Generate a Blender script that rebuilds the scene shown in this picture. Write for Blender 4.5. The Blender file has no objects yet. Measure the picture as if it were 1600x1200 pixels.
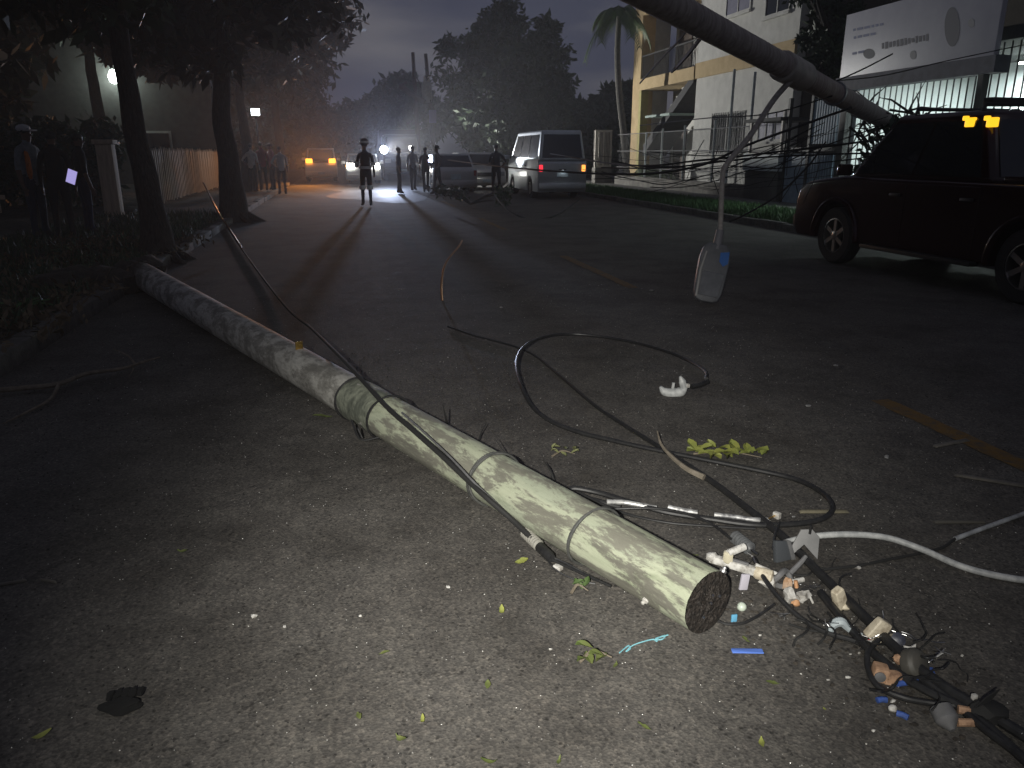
import bpy, bmesh, math, random
import numpy as np
from mathutils import Vector, Matrix, Quaternion
random.seed(7); np.random.seed(7)
R = math.radians
scene = bpy.context.scene
COL = scene.collection

# ------------------------------------------------------------------ camera
F_PX = 1202.0; CAM_H = 1.5
PITCH = math.atan(360 / F_PX); YAW = R(12.23)
cam_d = bpy.data.cameras.new('camera'); cam = bpy.data.objects.new('camera', cam_d); COL.objects.link(cam)
cam.location = (0, 0, CAM_H)
cam.rotation_euler = (math.pi / 2 - PITCH, 0, -YAW)
cam_d.sensor_width = 36.0; cam_d.lens = 36.0 * F_PX / 1600.0
cam_d.clip_start = 0.05; cam_d.clip_end = 3000
scene.camera = cam

# ------------------------------------------------------------------ world: overcast night sky lit by the town
w = bpy.data.worlds.new('World'); scene.world = w; w.use_nodes = True
nt = w.node_tree; N = nt.nodes; Lk = nt.links; N.clear()
out = N.new('ShaderNodeOutputWorld'); bg = N.new('ShaderNodeBackground')
sky = N.new('ShaderNodeTexSky'); sky.sky_type = 'NISHITA'; sky.sun_disc = False
sky.sun_elevation = R(1.0); sky.sun_rotation = R(200)
tc = N.new('ShaderNodeTexCoord')
mp = N.new('ShaderNodeMapping'); mp.inputs['Scale'].default_value = (1.0, 1.0, 3.6)
Lk.new(tc.outputs['Generated'], mp.inputs['Vector'])
nz = N.new('ShaderNodeTexNoise'); nz.inputs['Scale'].default_value = 3.1; nz.inputs['Detail'].default_value = 7; nz.inputs['Roughness'].default_value = .52
Lk.new(mp.outputs['Vector'], nz.inputs['Vector'])
cr = N.new('ShaderNodeValToRGB')
cr.color_ramp.elements[0].position = .44; cr.color_ramp.elements[0].color = (.050, .055, .086, 1)
cr.color_ramp.elements[1].position = .68; cr.color_ramp.elements[1].color = (.125, .124, .142, 1)
Lk.new(nz.outputs['Fac'], cr.inputs['Fac'])
mul = N.new('ShaderNodeMix'); mul.data_type = 'RGBA'; mul.blend_type = 'ADD'; mul.inputs['Factor'].default_value = 0.0015
Lk.new(cr.outputs['Color'], mul.inputs['A']); Lk.new(sky.outputs['Color'], mul.inputs['B'])
Lk.new(mul.outputs['Result'], bg.inputs['Color']); bg.inputs['Strength'].default_value = 0.85
Lk.new(bg.outputs['Background'], out.inputs['Surface'])

# moonlight through cloud, barely there
sun_d = bpy.data.lights.new('moonlight', 'SUN'); sun_d.energy = 0.012; sun_d.angle = R(15); sun_d.color = (.85, .9, 1)
sun = bpy.data.objects.new('moonlight', sun_d); COL.objects.link(sun); sun.rotation_euler = (R(50), R(10), R(30))

# hand torch held half a metre left of the photographer: the light that falls on the pole
def spot(name, loc, target, energy, color=(1, 1, 1), size=60, blend=1.0, radius=.04):
    d = bpy.data.lights.new(name, 'SPOT'); d.energy = energy; d.color = color; d.spot_size = R(size); d.spot_blend = blend
    d.shadow_soft_size = radius
    o = bpy.data.objects.new(name, d); COL.objects.link(o); o.location = loc
    o.rotation_euler = (Vector(target) - Vector(loc)).to_track_quat('-Z', 'Y').to_euler()
    return o
def point(name, loc, energy, color=(1, 1, 1), radius=.1):
    d = bpy.data.lights.new(name, 'POINT'); d.energy = energy; d.color = color; d.shadow_soft_size = radius
    o = bpy.data.objects.new(name, d); COL.objects.link(o); o.location = loc
    return o
# a torch throws a bright core and a wide weak spill from the same reflector
spot('hand_torch_core', (-.42, -.55, 1.85), (.76, 3.15, 0), 590, (1, .97, .89), 44, 1.0, .03)
spot('hand_torch_spill', (-.42, -.55, 1.85), (.82, 3.0, 0), 570, (1, .97, .89), 62, 1.0, .03)

scene.view_settings.view_transform = 'Standard'; scene.view_settings.look = 'None'
scene.view_settings.exposure = 0; scene.view_settings.gamma = 1; scene.view_settings.use_curve_mapping = False
scene.render.engine = 'CYCLES'
scene.cycles.use_denoising = True
scene.cycles.max_bounces = 5; scene.cycles.sample_clamp_indirect = 2.0

# ------------------------------------------------------------------ pixel helpers (photo pixels, 1600x1200)
_fw = Vector((math.sin(YAW) * math.cos(PITCH), math.cos(YAW) * math.cos(PITCH), -math.sin(PITCH)))
_rt = Vector((math.cos(YAW), -math.sin(YAW), 0)); _up = _rt.cross(_fw)
_o = Vector((0, 0, CAM_H))
def ray(x, y): return _fw + _rt * ((x - 800) / F_PX) - _up * ((y - 600) / F_PX)
def G(x, y, z=0.0):
    r = ray(x, y); return _o + r * ((z - CAM_H) / r.z)
def D(x, y, d): return _o + ray(x, y) * d
def proj(p):
    v = Vector(p) - _o; d = v.dot(_fw)
    return 800 + F_PX * v.dot(_rt) / d, 600 - F_PX * v.dot(_up) / d

# ------------------------------------------------------------------ materials
MATS = {}
def mat(name, col, col2=None, scale=6, rough=.7, metal=0, bump=0, bscale=None, emit=None, estr=0, trans=0, stretch=None, lo=.35, hi=.65, coat=0):
    m = bpy.data.materials.new(name); m.use_nodes = True; t = m.node_tree; b = t.nodes['Principled BSDF']
    b.inputs['Base Color'].default_value = (*col, 1); b.inputs['Roughness'].default_value = rough; b.inputs['Metallic'].default_value = metal
    if coat: b.inputs['Coat Weight'].default_value = coat; b.inputs['Coat Roughness'].default_value = .08
    if trans: b.inputs['Transmission Weight'].default_value = trans
    if emit: b.inputs['Emission Color'].default_value = (*emit, 1); b.inputs['Emission Strength'].default_value = estr
    if col2 or bump:
        c = t.nodes.new('ShaderNodeTexCoord'); mp = t.nodes.new('ShaderNodeMapping')
        t.links.new(c.outputs['Object'], mp.inputs['Vector'])
        if stretch: mp.inputs['Scale'].default_value = stretch
        n = t.nodes.new('ShaderNodeTexNoise'); n.inputs['Scale'].default_value = scale; n.inputs['Detail'].default_value = 6; n.inputs['Roughness'].default_value = .6
        t.links.new(mp.outputs['Vector'], n.inputs['Vector'])
        if col2:
            r = t.nodes.new('ShaderNodeValToRGB'); r.color_ramp.elements[0].position = lo; r.color_ramp.elements[1].position = hi
            r.color_ramp.elements[0].color = (*col, 1); r.color_ramp.elements[1].color = (*col2, 1)
            t.links.new(n.outputs['Fac'], r.inputs['Fac']); t.links.new(r.outputs['Color'], b.inputs['Base Color'])
        if bump:
            n2 = n
            if bscale:
                n2 = t.nodes.new('ShaderNodeTexNoise'); n2.inputs['Scale'].default_value = bscale; n2.inputs['Detail'].default_value = 5
                t.links.new(mp.outputs['Vector'], n2.inputs['Vector'])
            bp = t.nodes.new('ShaderNodeBump'); bp.inputs['Strength'].default_value = bump; bp.inputs['Distance'].default_value = .02
            t.links.new(n2.outputs['Fac'], bp.inputs['Height']); t.links.new(bp.outputs['Normal'], b.inputs['Normal'])
    MATS[name] = m
    return m
def emat(name, col, s):
    return mat(name, (.02, .02, .02), emit=col, estr=s, rough=.3)

def asphalt():
    m = bpy.data.materials.new('asphalt'); m.use_nodes = True; t = m.node_tree; b = t.nodes['Principled BSDF']; nn = t.nodes.new; lk = t.links.new
    c = nn('ShaderNodeTexCoord')
    def noise(s, d=5, r=.6):
        n = nn('ShaderNodeTexNoise'); n.inputs['Scale'].default_value = s; n.inputs['Detail'].default_value = d; n.inputs['Roughness'].default_value = r
        lk(c.outputs['Object'], n.inputs['Vector']); return n
    big = noise(.55, 5); mid = noise(7, 6); fine = noise(90, 3, .7)
    def ramp(src, a, ca, bb, cb):
        r = nn('ShaderNodeValToRGB'); r.color_ramp.elements[0].position = a; r.color_ramp.elements[1].position = bb
        r.color_ramp.elements[0].color = (*ca, 1); r.color_ramp.elements[1].color = (*cb, 1); lk(src, r.inputs['Fac']); return r
    def mix(kind, f, a, bb):
        x = nn('ShaderNodeMix'); x.data_type = 'RGBA'; x.blend_type = kind
        if isinstance(f, float): x.inputs['Factor'].default_value = f
        else: lk(f, x.inputs['Factor'])
        lk(a, x.inputs['A']); lk(bb, x.inputs['B']); return x.outputs['Result']
    base = ramp(big.outputs['Fac'], .3, (.082, .078, .074), .7, (.104, .098, .092)).outputs['Color']
    m1 = ramp(mid.outputs['Fac'], .3, (.80, .80, .80), .72, (1.14, 1.14, 1.12)).outputs['Color']
    stain = ramp(noise(1.5, 6, .65).outputs['Fac'], .36, (.62, .61, .60), .56, (1.05, 1.05, 1.05)).outputs['Color']
    base = mix('MULTIPLY', .8, base, stain)
    vw = nn('ShaderNodeTexVoronoi'); vw.feature = 'DISTANCE_TO_EDGE'; vw.inputs['Scale'].default_value = .8
    wp = nn('ShaderNodeVectorMath'); wp.operation = 'MULTIPLY_ADD'; lk(noise(2.5, 6, .7).outputs['Color'], wp.inputs[0]); wp.inputs[1].default_value = (.55, .55, .55); lk(c.outputs['Object'], wp.inputs[2]); lk(wp.outputs[0], vw.inputs['Vector'])
    crk = ramp(vw.outputs['Distance'], .0, (.45, .45, .45), .006, (1, 1, 1)).outputs['Color']
    base = mix('MULTIPLY', .7, base, crk)
    base = mix('MULTIPLY', 1.0, base, m1)
    f1 = ramp(fine.outputs['Fac'], .3, (.55, .55, .55), .72, (1.35, 1.34, 1.3)).outputs['Color']
    base = mix('MULTIPLY', .6, base, f1)
    # aggregate: pale and dark stones
    v = nn('ShaderNodeTexVoronoi'); v.inputs['Scale'].default_value = 115; lk(c.outputs['Object'], v.inputs['Vector'])
    st = ramp(v.outputs['Color'], .30, (.35, .35, .36), .82, (1.75, 1.7, 1.6)).outputs['Color']
    base = mix('MULTIPLY', .34, base, st)
    # pits
    v2 = nn('ShaderNodeTexVoronoi'); v2.inputs['Scale'].default_value = 34; lk(c.outputs['Object'], v2.inputs['Vector'])
    pit = ramp(v2.outputs['Distance'], .12, (.12, .12, .12), .26, (1, 1, 1)).outputs['Color']
    base = mix('MULTIPLY', .55, base, pit)
    v3 = nn('ShaderNodeTexVoronoi'); v3.inputs['Scale'].default_value = 70; lk(c.outputs['Object'], v3.inputs['Vector'])
    st3 = ramp(v3.outputs['Color'], .55, (1, 1, 1), .95, (2.3, 2.2, 2.1)).outputs['Color']
    base = mix('MULTIPLY', .32, base, st3)
    lk(base, b.inputs['Base Color'])
    b.inputs['Specular IOR Level'].default_value = .22
    rr = ramp(mid.outputs['Fac'], .3, (.8,) * 3, .7, (.97,) * 3); lk(rr.outputs['Color'], b.inputs['Roughness'])
    bp = nn('ShaderNodeBump'); bp.inputs['Strength'].default_value = .35; bp.inputs['Distance'].default_value = .005
    ad = nn('ShaderNodeMath'); ad.operation = 'ADD'; lk(fine.outputs['Fac'], ad.inputs[0]); lk(v.outputs['Distance'], ad.inputs[1])
    lk(ad.outputs[0], bp.inputs['Height']); lk(bp.outputs['Normal'], b.inputs['Normal'])
    return m
M_ROAD = asphalt()
M_EARTH = mat('earth', (.020, .017, .014), (.05, .042, .033), 9, .95, bump=.8, bscale=25)
M_PAVE = mat('pavement_concrete', (.10, .10, .095), (.19, .185, .17), 5, .9, bump=.3, bscale=60)
M_KERB = mat('kerb_concrete', (.055, .052, .048), (.12, .115, .10), 8, .9, bump=.5, bscale=40)
M_YELLOW = mat('road_yellow', (.14, .075, .010), (.055, .045, .035), 14, .85, bump=.3, bscale=80, lo=.42, hi=.7)
M_BLACK = mat('black_rubber', (.012, .012, .013), (.022, .022, .022), 40, .42)
M_BLACKM = mat('black_matt', (.012, .012, .012), rough=.8)
M_CHROME = mat('bare_aluminium', (.55, .55, .55), (.36, .36, .36), 60, .32, 1)
M_STEEL = mat('galvanised_steel', (.30, .30, .30), (.20, .20, .21), 20, .5, .7)
M_PVC = mat('white_pvc', (.50, .51, .50), (.30, .31, .31), 30, .5)
M_WHITE = mat('dirty_white_plastic', (.56, .55, .52), (.20, .185, .16), 34, .6, lo=.42, hi=.68, bump=.15)
M_CREAM = mat('cream_ceramic', (.56, .50, .38), (.24, .19, .13), 36, .55, lo=.45, hi=.72, bump=.15)
M_TAN = mat('tan_plastic', (.42, .26, .16), (.16, .09, .055), 38, .7, lo=.42, hi=.7, bump=.15)
M_BLUE = mat('blue_plastic', (.05, .11, .40), (.03, .06, .18), 40, .55)
M_CYAN = mat('pale_blue_nylon', (.18, .42, .48), rough=.6)
M_GREYP = mat('grey_plastic', (.14, .14, .145), (.10, .10, .10), 25, .5)
M_BARK = mat('bark', (.020, .016, .013), (.05, .042, .035), 12, .95, bump=1, bscale=14, stretch=(3, 3, .6))
M_WOODP = mat('weathered_wood', (.050, .040, .032), (.10, .082, .066), 10, .85, bump=.5, stretch=(6, 6, .5))
M_TWIG = mat('twig', (.11, .09, .065), (.19, .16, .12), 20, .85, bump=.4)
M_LEAF = mat('dark_leaf', (.016, .036, .014), (.036, .065, .024), 3, .6)
M_LEAF2 = mat('dusty_leaf', (.028, .034, .018), (.055, .058, .033), 3, .65)
M_GRASS = mat('grass', (.032, .095, .02), (.055, .13, .035), 3, .7)
M_LITTER = mat('dry_leaf', (.13, .095, .05), (.07, .05, .03), 10, .8)
M_GREEN = mat('fallen_green_leaf', (.075, .11, .025), (.14, .14, .05), 9, .6)
M_YLEAF = mat('yellow_green_leaf', (.25, .26, .06), (.16, .19, .045), 9, .6)
M_GLASS = mat('dark_glass', (.012, .014, .017), rough=.06, coat=.4)
M_SKIN = mat('skin', (.13, .07, .045), rough=.55)
M_HAIR = mat('hair', (.008, .007, .006), rough=.6)

# ------------------------------------------------------------------ mesh builder
class MB:
    def __init__(s): s.v = []; s.f = []; s.m = []
    def add(s, vs, fs, mi=0):
        o = len(s.v); s.v += [tuple(p) for p in vs]; s.f += [tuple(i + o for i in f) for f in fs]; s.m += [mi] * len(fs); return s
    def box(s, c, d, rot=None, mi=0, taper=1.0):
        x, y, z = d[0] / 2, d[1] / 2, d[2] / 2; k = taper
        vs = [Vector(p) for p in ((-x, -y, -z), (x, -y, -z), (x, y, -z), (-x, y, -z), (-x * k, -y * k, z), (x * k, -y * k, z), (x * k, y * k, z), (-x * k, y * k, z))]
        if rot is not None: vs = [rot @ p for p in vs]
        c = Vector(c)
        return s.add([p + c for p in vs], [(3, 2, 1, 0), (4, 5, 6, 7), (0, 1, 5, 4), (1, 2, 6, 5), (2, 3, 7, 6), (3, 0, 4, 7)], mi)
    def b2(s, p0, p1, mi=0):
        p0, p1 = Vector(p0), Vector(p1); d = p1 - p0
        return s.box((p0 + p1) / 2, (abs(d.x), abs(d.y), abs(d.z)), None, mi)
    def tube(s, pts, r, n=8, mi=0, caps=True, smooth=0):
        pts = [Vector(p) for p in pts]
        rs = list(r) if isinstance(r, (list, tuple)) else [r] * len(pts)
        if smooth:
            pts, rs = catmull(pts, rs, smooth)
        vs = []; fs = []; prev = None
        for i, p in enumerate(pts):
            t = (pts[min(i + 1, len(pts) - 1)] - pts[max(i - 1, 0)])
            t = t.normalized() if t.length > 1e-9 else Vector((0, 0, 1))
            if prev is None:
                a = Vector((0, 0, 1)) if abs(t.z) < .9 else Vector((1, 0, 0)); u = t.cross(a).normalized()
            else:
                u = (prev - t * prev.dot(t)); u = u.normalized() if u.length > 1e-6 else t.orthogonal().normalized()
            prev = u; v = t.cross(u)
            for k in range(n):
                a = 2 * math.pi * k / n
                vs.append(p + (u * math.cos(a) + v * math.sin(a)) * rs[i])
        for i in range(len(pts) - 1):
            for k in range(n):
                a, b = i * n + k, i * n + (k + 1) % n; fs.append((a, b, b + n, a + n))
        if caps:
            fs.append(tuple(range(n))[::-1]); fs.append(tuple(range((len(pts) - 1) * n, len(pts) * n)))
        return s.add(vs, fs, mi)
    def lathe(s, prof, n=16, M=None, mi=0, cap=True):
        M = M or Matrix.Identity(4); vs = []; fs = []
        for r, z in prof:
            for k in range(n):
                a = 2 * math.pi * k / n; vs.append(M @ Vector((r * math.cos(a), r * math.sin(a), z)))
        for i in range(len(prof) - 1):
            for k in range(n):
                a, b = i * n + k, i * n + (k + 1) % n; fs.append((a, b, b + n, a + n))
        if cap: fs.append(tuple(range(n))[::-1]); fs.append(tuple(range((len(prof) - 1) * n, len(prof) * n)))
        return s.add(vs, fs, mi)
    def prism(s, poly, depth, M=None, mi=0):
        """polygon in local XZ extruded along local Y by depth (centred)"""
        M = M or Matrix.Identity(4); n = len(poly)
        vs = [M @ Vector((x, -depth / 2, z)) for x, z in poly] + [M @ Vector((x, depth / 2, z)) for x, z in poly]
        fs = [tuple(range(n)), tuple(range(2 * n - 1, n - 1, -1))] + [((i + 1) % n, i, i + n, (i + 1) % n + n) for i in range(n)]
        return s.add(vs, fs, mi)
    def blob(s, c, d, seed=0, amp=.15, sub=2, rot=None, mi=0):
        bm = bmesh.new(); bmesh.ops.create_icosphere(bm, subdivisions=sub, radius=1); rnd = random.Random(seed)
        vs = []
        ph = [rnd.uniform(0, 6) for _ in range(6)]
        for v in bm.verts:
            k = 1 + amp * (math.sin(3 * v.co.x + ph[0]) * math.cos(2.6 * v.co.y + ph[1]) + .6 * math.sin(5 * v.co.z + ph[2] + 2 * v.co.x))
            p = Vector((v.co.x * d[0] * k, v.co.y * d[1] * k, v.co.z * d[2] * k)) * .5
            if rot is not None: p = rot @ p
            vs.append(p + Vector(c))
        fs = [tuple(v.index for v in f.verts) for f in bm.faces]; bm.free()
        return s.add(vs, fs, mi)
    def build(s, name, mats, parent=None, smooth=True, bevel=0, seg=2, angle=35, origin=None):
        me = bpy.data.meshes.new(name)
        vs = s.v
        if origin is not None: o_ = Vector(origin); vs = [tuple(Vector(p) - o_) for p in vs]
        me.from_pydata(vs, [], s.f)
        if not isinstance(mats, (list, tuple)): mats = [mats]
        for m in mats: me.materials.append(m)
        if len(mats) > 1: me.polygons.foreach_set('material_index', s.m)
        bm = bmesh.new(); bm.from_mesh(me)
        if bevel:
            ed = [e for e in bm.edges if len(e.link_faces) == 2 and e.calc_face_angle(0) > R(30)]
            try: bmesh.ops.bevel(bm, geom=ed, offset=bevel, segments=seg, affect='EDGES', profile=.6, clamp_overlap=True)
            except Exception: pass
        bmesh.ops.recalc_face_normals(bm, faces=bm.faces)
        if smooth:
            for f in bm.faces: f.smooth = True
            for e in bm.edges:
                if len(e.link_faces) == 2 and e.calc_face_angle(0) > R(angle): e.smooth = False
        bm.to_mesh(me); bm.free()
        o = bpy.data.objects.new(name, me); COL.objects.link(o)
        if origin is not None: o.location = origin
        if parent is not None: o.parent = parent
        return o
def catmull(pts, rs, n):
    P = [pts[0] * 2 - pts[1]] + list(pts) + [pts[-1] * 2 - pts[-2]]; o = []; orr = []
    for i in range(1, len(P) - 2):
        for k in range(n):
            t = k / n; a, b, c, d = P[i - 1], P[i], P[i + 1], P[i + 2]
            o.append(.5 * (2 * b + (c - a) * t + (2 * a - 5 * b + 4 * c - d) * t * t + (3 * b - a - 3 * c + d) * t ** 3))
            orr.append(rs[i - 1] * (1 - t) + rs[i] * t)
    o.append(pts[-1]); orr.append(rs[-1]); return o, orr
def tag(o, label=None, cat=None, group=None, kind=None):
    if label: o['label'] = label
    if cat: o['category'] = cat
    if group: o['group'] = group
    if kind: o['kind'] = kind
    return o
def thing(name, label, cat, loc=(0, 0, 0), rz=0, group=None):
    o = bpy.data.objects.new(name, None); COL.objects.link(o); o.empty_display_size = .2
    o.location = loc; o.rotation_euler = (0, 0, rz); return tag(o, label, cat, group)
KIDS = {}
def dup(root, loc, rz, label=None, scale=None):
    """copy of a thing, its parts and their sub-parts (mesh data shared)"""
    def cp(o, par):
        c = o.copy(); COL.objects.link(c)
        if par is not None: c.parent = par
        for ch in list(o.children): cp(ch, c)
        return c
    r = cp(root, None); r.location = loc; r.rotation_euler = (0, 0, rz)
    if label: r['label'] = label
    if scale: r.scale = (scale,) * 3
    return r
def M4(loc, rot=None):
    m = Matrix.Translation(Vector(loc))
    return m @ rot.to_4x4() if rot is not None else m
def Rz(a): return Matrix.Rotation(a, 3, 'Z')
def align(d, axis='Z'): return Vector(d).to_track_quat(axis, 'Y' if axis != 'Y' else 'Z').to_matrix()

def wpart(mb, name, m, root, **k):
    """part whose vertices were given in world space; root is an unrotated Empty"""
    o = mb.build(name, m, root, **k)
    off = root.location
    me = o.data; co = np.empty(len(me.vertices) * 3, np.float32); me.vertices.foreach_get('co', co)
    co = co.reshape(-1, 3) - np.array(off, np.float32); me.vertices.foreach_set('co', co.ravel()); me.update()
    return o
def PX(px, py, X):
    r = ray(px, py); return _o + r * (X / r.x)
def PY(px, py, Y):
    r = ray(px, py); return _o + r * (Y / r.y)

# ------------------------------------------------------------------ the setting
XL, XR = -2.4, 8.8
def sheet(name, x0, x1, y0, y1, z, m, nx=1, ny=1, wob=0):
    mb = MB(); vs = []; fs = []
    for j in range(ny + 1):
        for i in range(nx + 1):
            zz = z + (random.uniform(-wob, wob) if wob else 0)
            vs.append((x0 + (x1 - x0) * i / nx, y0 + (y1 - y0) * j / ny, zz))
    for j in range(ny):
        for i in range(nx):
            a = j * (nx + 1) + i; fs.append((a, a + 1, a + nx + 2, a + nx + 1))
    mb.add(vs, fs); return tag(mb.build(name, m), kind='structure')
sheet('ground', -900, 900, -60, 1400, -.06, M_EARTH)
sheet('road', XL, XR, -8, 220, 0, M_ROAD, 8, 60)
for y0, y1 in ((1.02, 4.05), (8.4, 11.4), (15.7, 18.7), (23, 26)):
    mb = MB(); n = 24
    vs = []; fs = []
    for i in range(n + 1):
        y = y0 + (y1 - y0) * i / n
        vs += [(3.20 + random.uniform(-.010, .008), y, .004), (3.33 + random.uniform(-.008, .010), y, .004)]
    fs = [(2 * i, 2 * i + 1, 2 * i + 3, 2 * i + 2) for i in range(n)]
    mb.add(vs, fs); tag(mb.build('lane_marking', M_YELLOW), kind='structure')
def verge(name, x0, x1, y0, y1, z, m, amp):
    mb = MB(); nx = max(4, int(abs(x1 - x0) / .25)); ny = int((y1 - y0) / .3); vs = []; fs = []
    for j in range(ny + 1):
        for i in range(nx + 1):
            x = x0 + (x1 - x0) * i / nx; y = y0 + (y1 - y0) * j / ny
            e = min(i, nx - i) / nx * 4; e = min(1, e)
            zz = z + amp * e * (math.sin(x * 2.1 + y * .9) * math.cos(y * 1.7 - x) + random.uniform(-.5, .5))
            vs.append((x, y, zz))
    for j in range(ny):
        for i in range(nx):
            a = j * (nx + 1) + i; fs.append((a, a + 1, a + nx + 2, a + nx + 1))
    mb.add(vs, fs); return tag(mb.build(name, m), kind='structure')
verge('verge', -14, XL - .16, -2, 70, .12, M_EARTH, .045)
verge('verge', XR + .16, 11.0, -2, 70, .12, M_EARTH, .02)
pv = thing('pavement', None, None, (12.0, 20, 0)); pv['kind'] = 'structure'
slab = MB().box((0, 0, 0), (1.985, 1.46, .12)).build('paving_slab', M_PAVE, pv, bevel=.012, seg=1)
for j in range(34):
    s_ = slab if j == 0 else slab.copy()
    if j: COL.objects.link(s_); s_.parent = pv
    s_.location = (0, -14 + j * 1.475, .085 + random.uniform(-.006, .006))
ks = None
for side, xk in (('l', XL - .08), ('r', XR + .08)):
    kr = thing('kerb', None, None, (xk, 0, 0)); kr['kind'] = 'structure'
    for j in range(42):
        y = -1 + j * 1.0
        if ks is None:
            ks = MB().box((0, 0, 0), (.15, .985, .21)).build('kerb_stone', M_KERB, kr, bevel=.02, seg=2); k_ = ks
        else:
            k_ = ks.copy(); COL.objects.link(k_); k_.parent = kr
        k_.location = (random.uniform(-.008, .008), y, .032 + random.uniform(-.012, .008)); k_.rotation_euler = (random.uniform(-.01, .01), 0, random.uniform(-.012, .012))

# wet patch far down the road that mirrors the lamps
M_WET = mat('wet_asphalt', (.05, .05, .055), (.075, .075, .08), 9, .5, bump=.25, bscale=16)
_t = M_WET.node_tree; _n = _t.nodes.new('ShaderNodeTexNoise'); _n.inputs['Scale'].default_value = .9; _n.inputs['Detail'].default_value = 6
_r = _t.nodes.new('ShaderNodeMapRange'); _r.inputs['From Min'].default_value = .35; _r.inputs['From Max'].default_value = .65; _r.inputs['To Min'].default_value = .42; _r.inputs['To Max'].default_value = 1.0
_t.links.new(_n.outputs['Fac'], _r.inputs['Value']); _t.links.new(_r.outputs['Result'], _t.nodes['Principled BSDF'].inputs['Roughness']); _t.nodes['Principled BSDF'].inputs['Specular IOR Level'].default_value = .28
mb = MB(); vs = []; n = 40
for i in range(n):
    a = 2 * math.pi * i / n; k = 1 + .22 * math.sin(3 * a + 1) + .12 * math.sin(7 * a)
    vs.append((2.2 + 3.2 * k * math.cos(a), 34.5 + 7.6 * k * math.sin(a), .005))
mb.add(vs, [tuple(range(n))]); tag(mb.build('puddle', M_WET), kind='structure')

# ------------------------------------------------------------------ trees
def leaf_mesh(name, centres, radii, per, size, m, parent, seed, squash=.75, droop=.3, off=(0, 0, 0)):
    rng = np.random.default_rng(seed); C = np.repeat(np.array(centres), per, 0); RR = np.repeat(np.array(radii), per)
    n = len(C); d = rng.normal(size=(n, 3)); d /= np.linalg.norm(d, axis=1)[:, None]
    p = C + d * (RR * rng.random(n) ** .45)[:, None] * np.array([1, 1, squash])
    u = rng.normal(size=(n, 3)); u[:, 2] -= droop; u /= np.linalg.norm(u, axis=1)[:, None]
    v = np.cross(u, rng.normal(size=(n, 3))); v /= np.linalg.norm(v, axis=1)[:, None]
    L = size * rng.uniform(.6, 1.35, n)[:, None]; W = L * .42
    V = np.stack([p, p + u * L * .5 + v * W * .5, p + u * L, p + u * L * .5 - v * W * .5], 1).reshape(-1, 3) - np.array(off)
    me = bpy.data.meshes.new(name); me.vertices.add(4 * n); me.vertices.foreach_set('co', V.astype(np.float32).ravel())
    me.loops.add(4 * n); me.loops.foreach_set('vertex_index', np.arange(4 * n, dtype=np.int32))
    me.polygons.add(n); me.polygons.foreach_set('loop_start', np.arange(0, 4 * n, 4, dtype=np.int32)); me.polygons.foreach_set('loop_total', np.full(n, 4, np.int32))
    me.update(); me.validate(); me.materials.append(m)
    o = bpy.data.objects.new(name, me); COL.objects.link(o)
    if parent: o.parent = parent
    return o
def tree(label, loc, trunk, rt, crown, nclump, per, size, seed, m=None, cat='tree', group=None, roots=False, name='broadleaf_tree'):
    """trunk: points relative to base; crown: list of (centre, radii) ellipsoids relative to base"""
    rnd = random.Random(seed); t = thing(name, label, cat, loc, 0, group)
    tr = [Vector(p) for p in trunk]; rs = [rt * (1 - .5 * i / (len(tr) - 1)) for i in range(len(tr))]; rs[0] *= 1.35
    mb = MB(); mb.tube(tr, rs, 12, smooth=5)
    # furrowed, knotty surface
    mb.v = [(x + .05 * rt * math.sin(9 * y + 5 * z), y + .05 * rt * math.cos(11 * x + 4 * z), z) for x, y, z in mb.v]
    if roots:
        for k in range(6):
            a = k * 1.05 + rnd.random() * .5
            mb.tube([tr[0] + Vector((0, 0, .35)), tr[0] + Vector((math.cos(a) * rt * 1.6, math.sin(a) * rt * 1.6, .08)), tr[0] + Vector((math.cos(a) * rt * 3.4, math.sin(a) * rt * 3.4, -.12))], [rt * .5, rt * .34, rt * .1], 7, smooth=4)
    mb.build('trunk', M_BARK, t)
    cs = []; rr = []
    for k in range(nclump):
        c, r = crown[k % len(crown)]
        while True:
            q = Vector((rnd.uniform(-1, 1), rnd.uniform(-1, 1), rnd.uniform(-1, 1)))
            if q.length < 1: break
        q = q.normalized() * (q.length ** .6)
        cs.append([c[i] + q[i] * r[i] for i in range(3)]); rr.append(min(r) * rnd.uniform(.16, .34))
    top = tr[-1]; mid = tr[len(tr) // 2]
    for k in range(0, nclump, max(1, nclump // 9)):
        e = Vector(cs[k]); st = top if rnd.random() < .6 else mid.lerp(top, .6)
        h = st.lerp(e, .5) + Vector((rnd.uniform(-.2, .2), rnd.uniform(-.2, .2), .12 * (e - st).length))
        MB().tube([st, h, e], [rs[-1] * .75, rs[-1] * .45, .02], 7, smooth=4).build('limb', M_BARK, t)
    leaf_mesh('crown', cs, rr, per, size, m or M_LEAF, t, seed)
    return t
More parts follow.
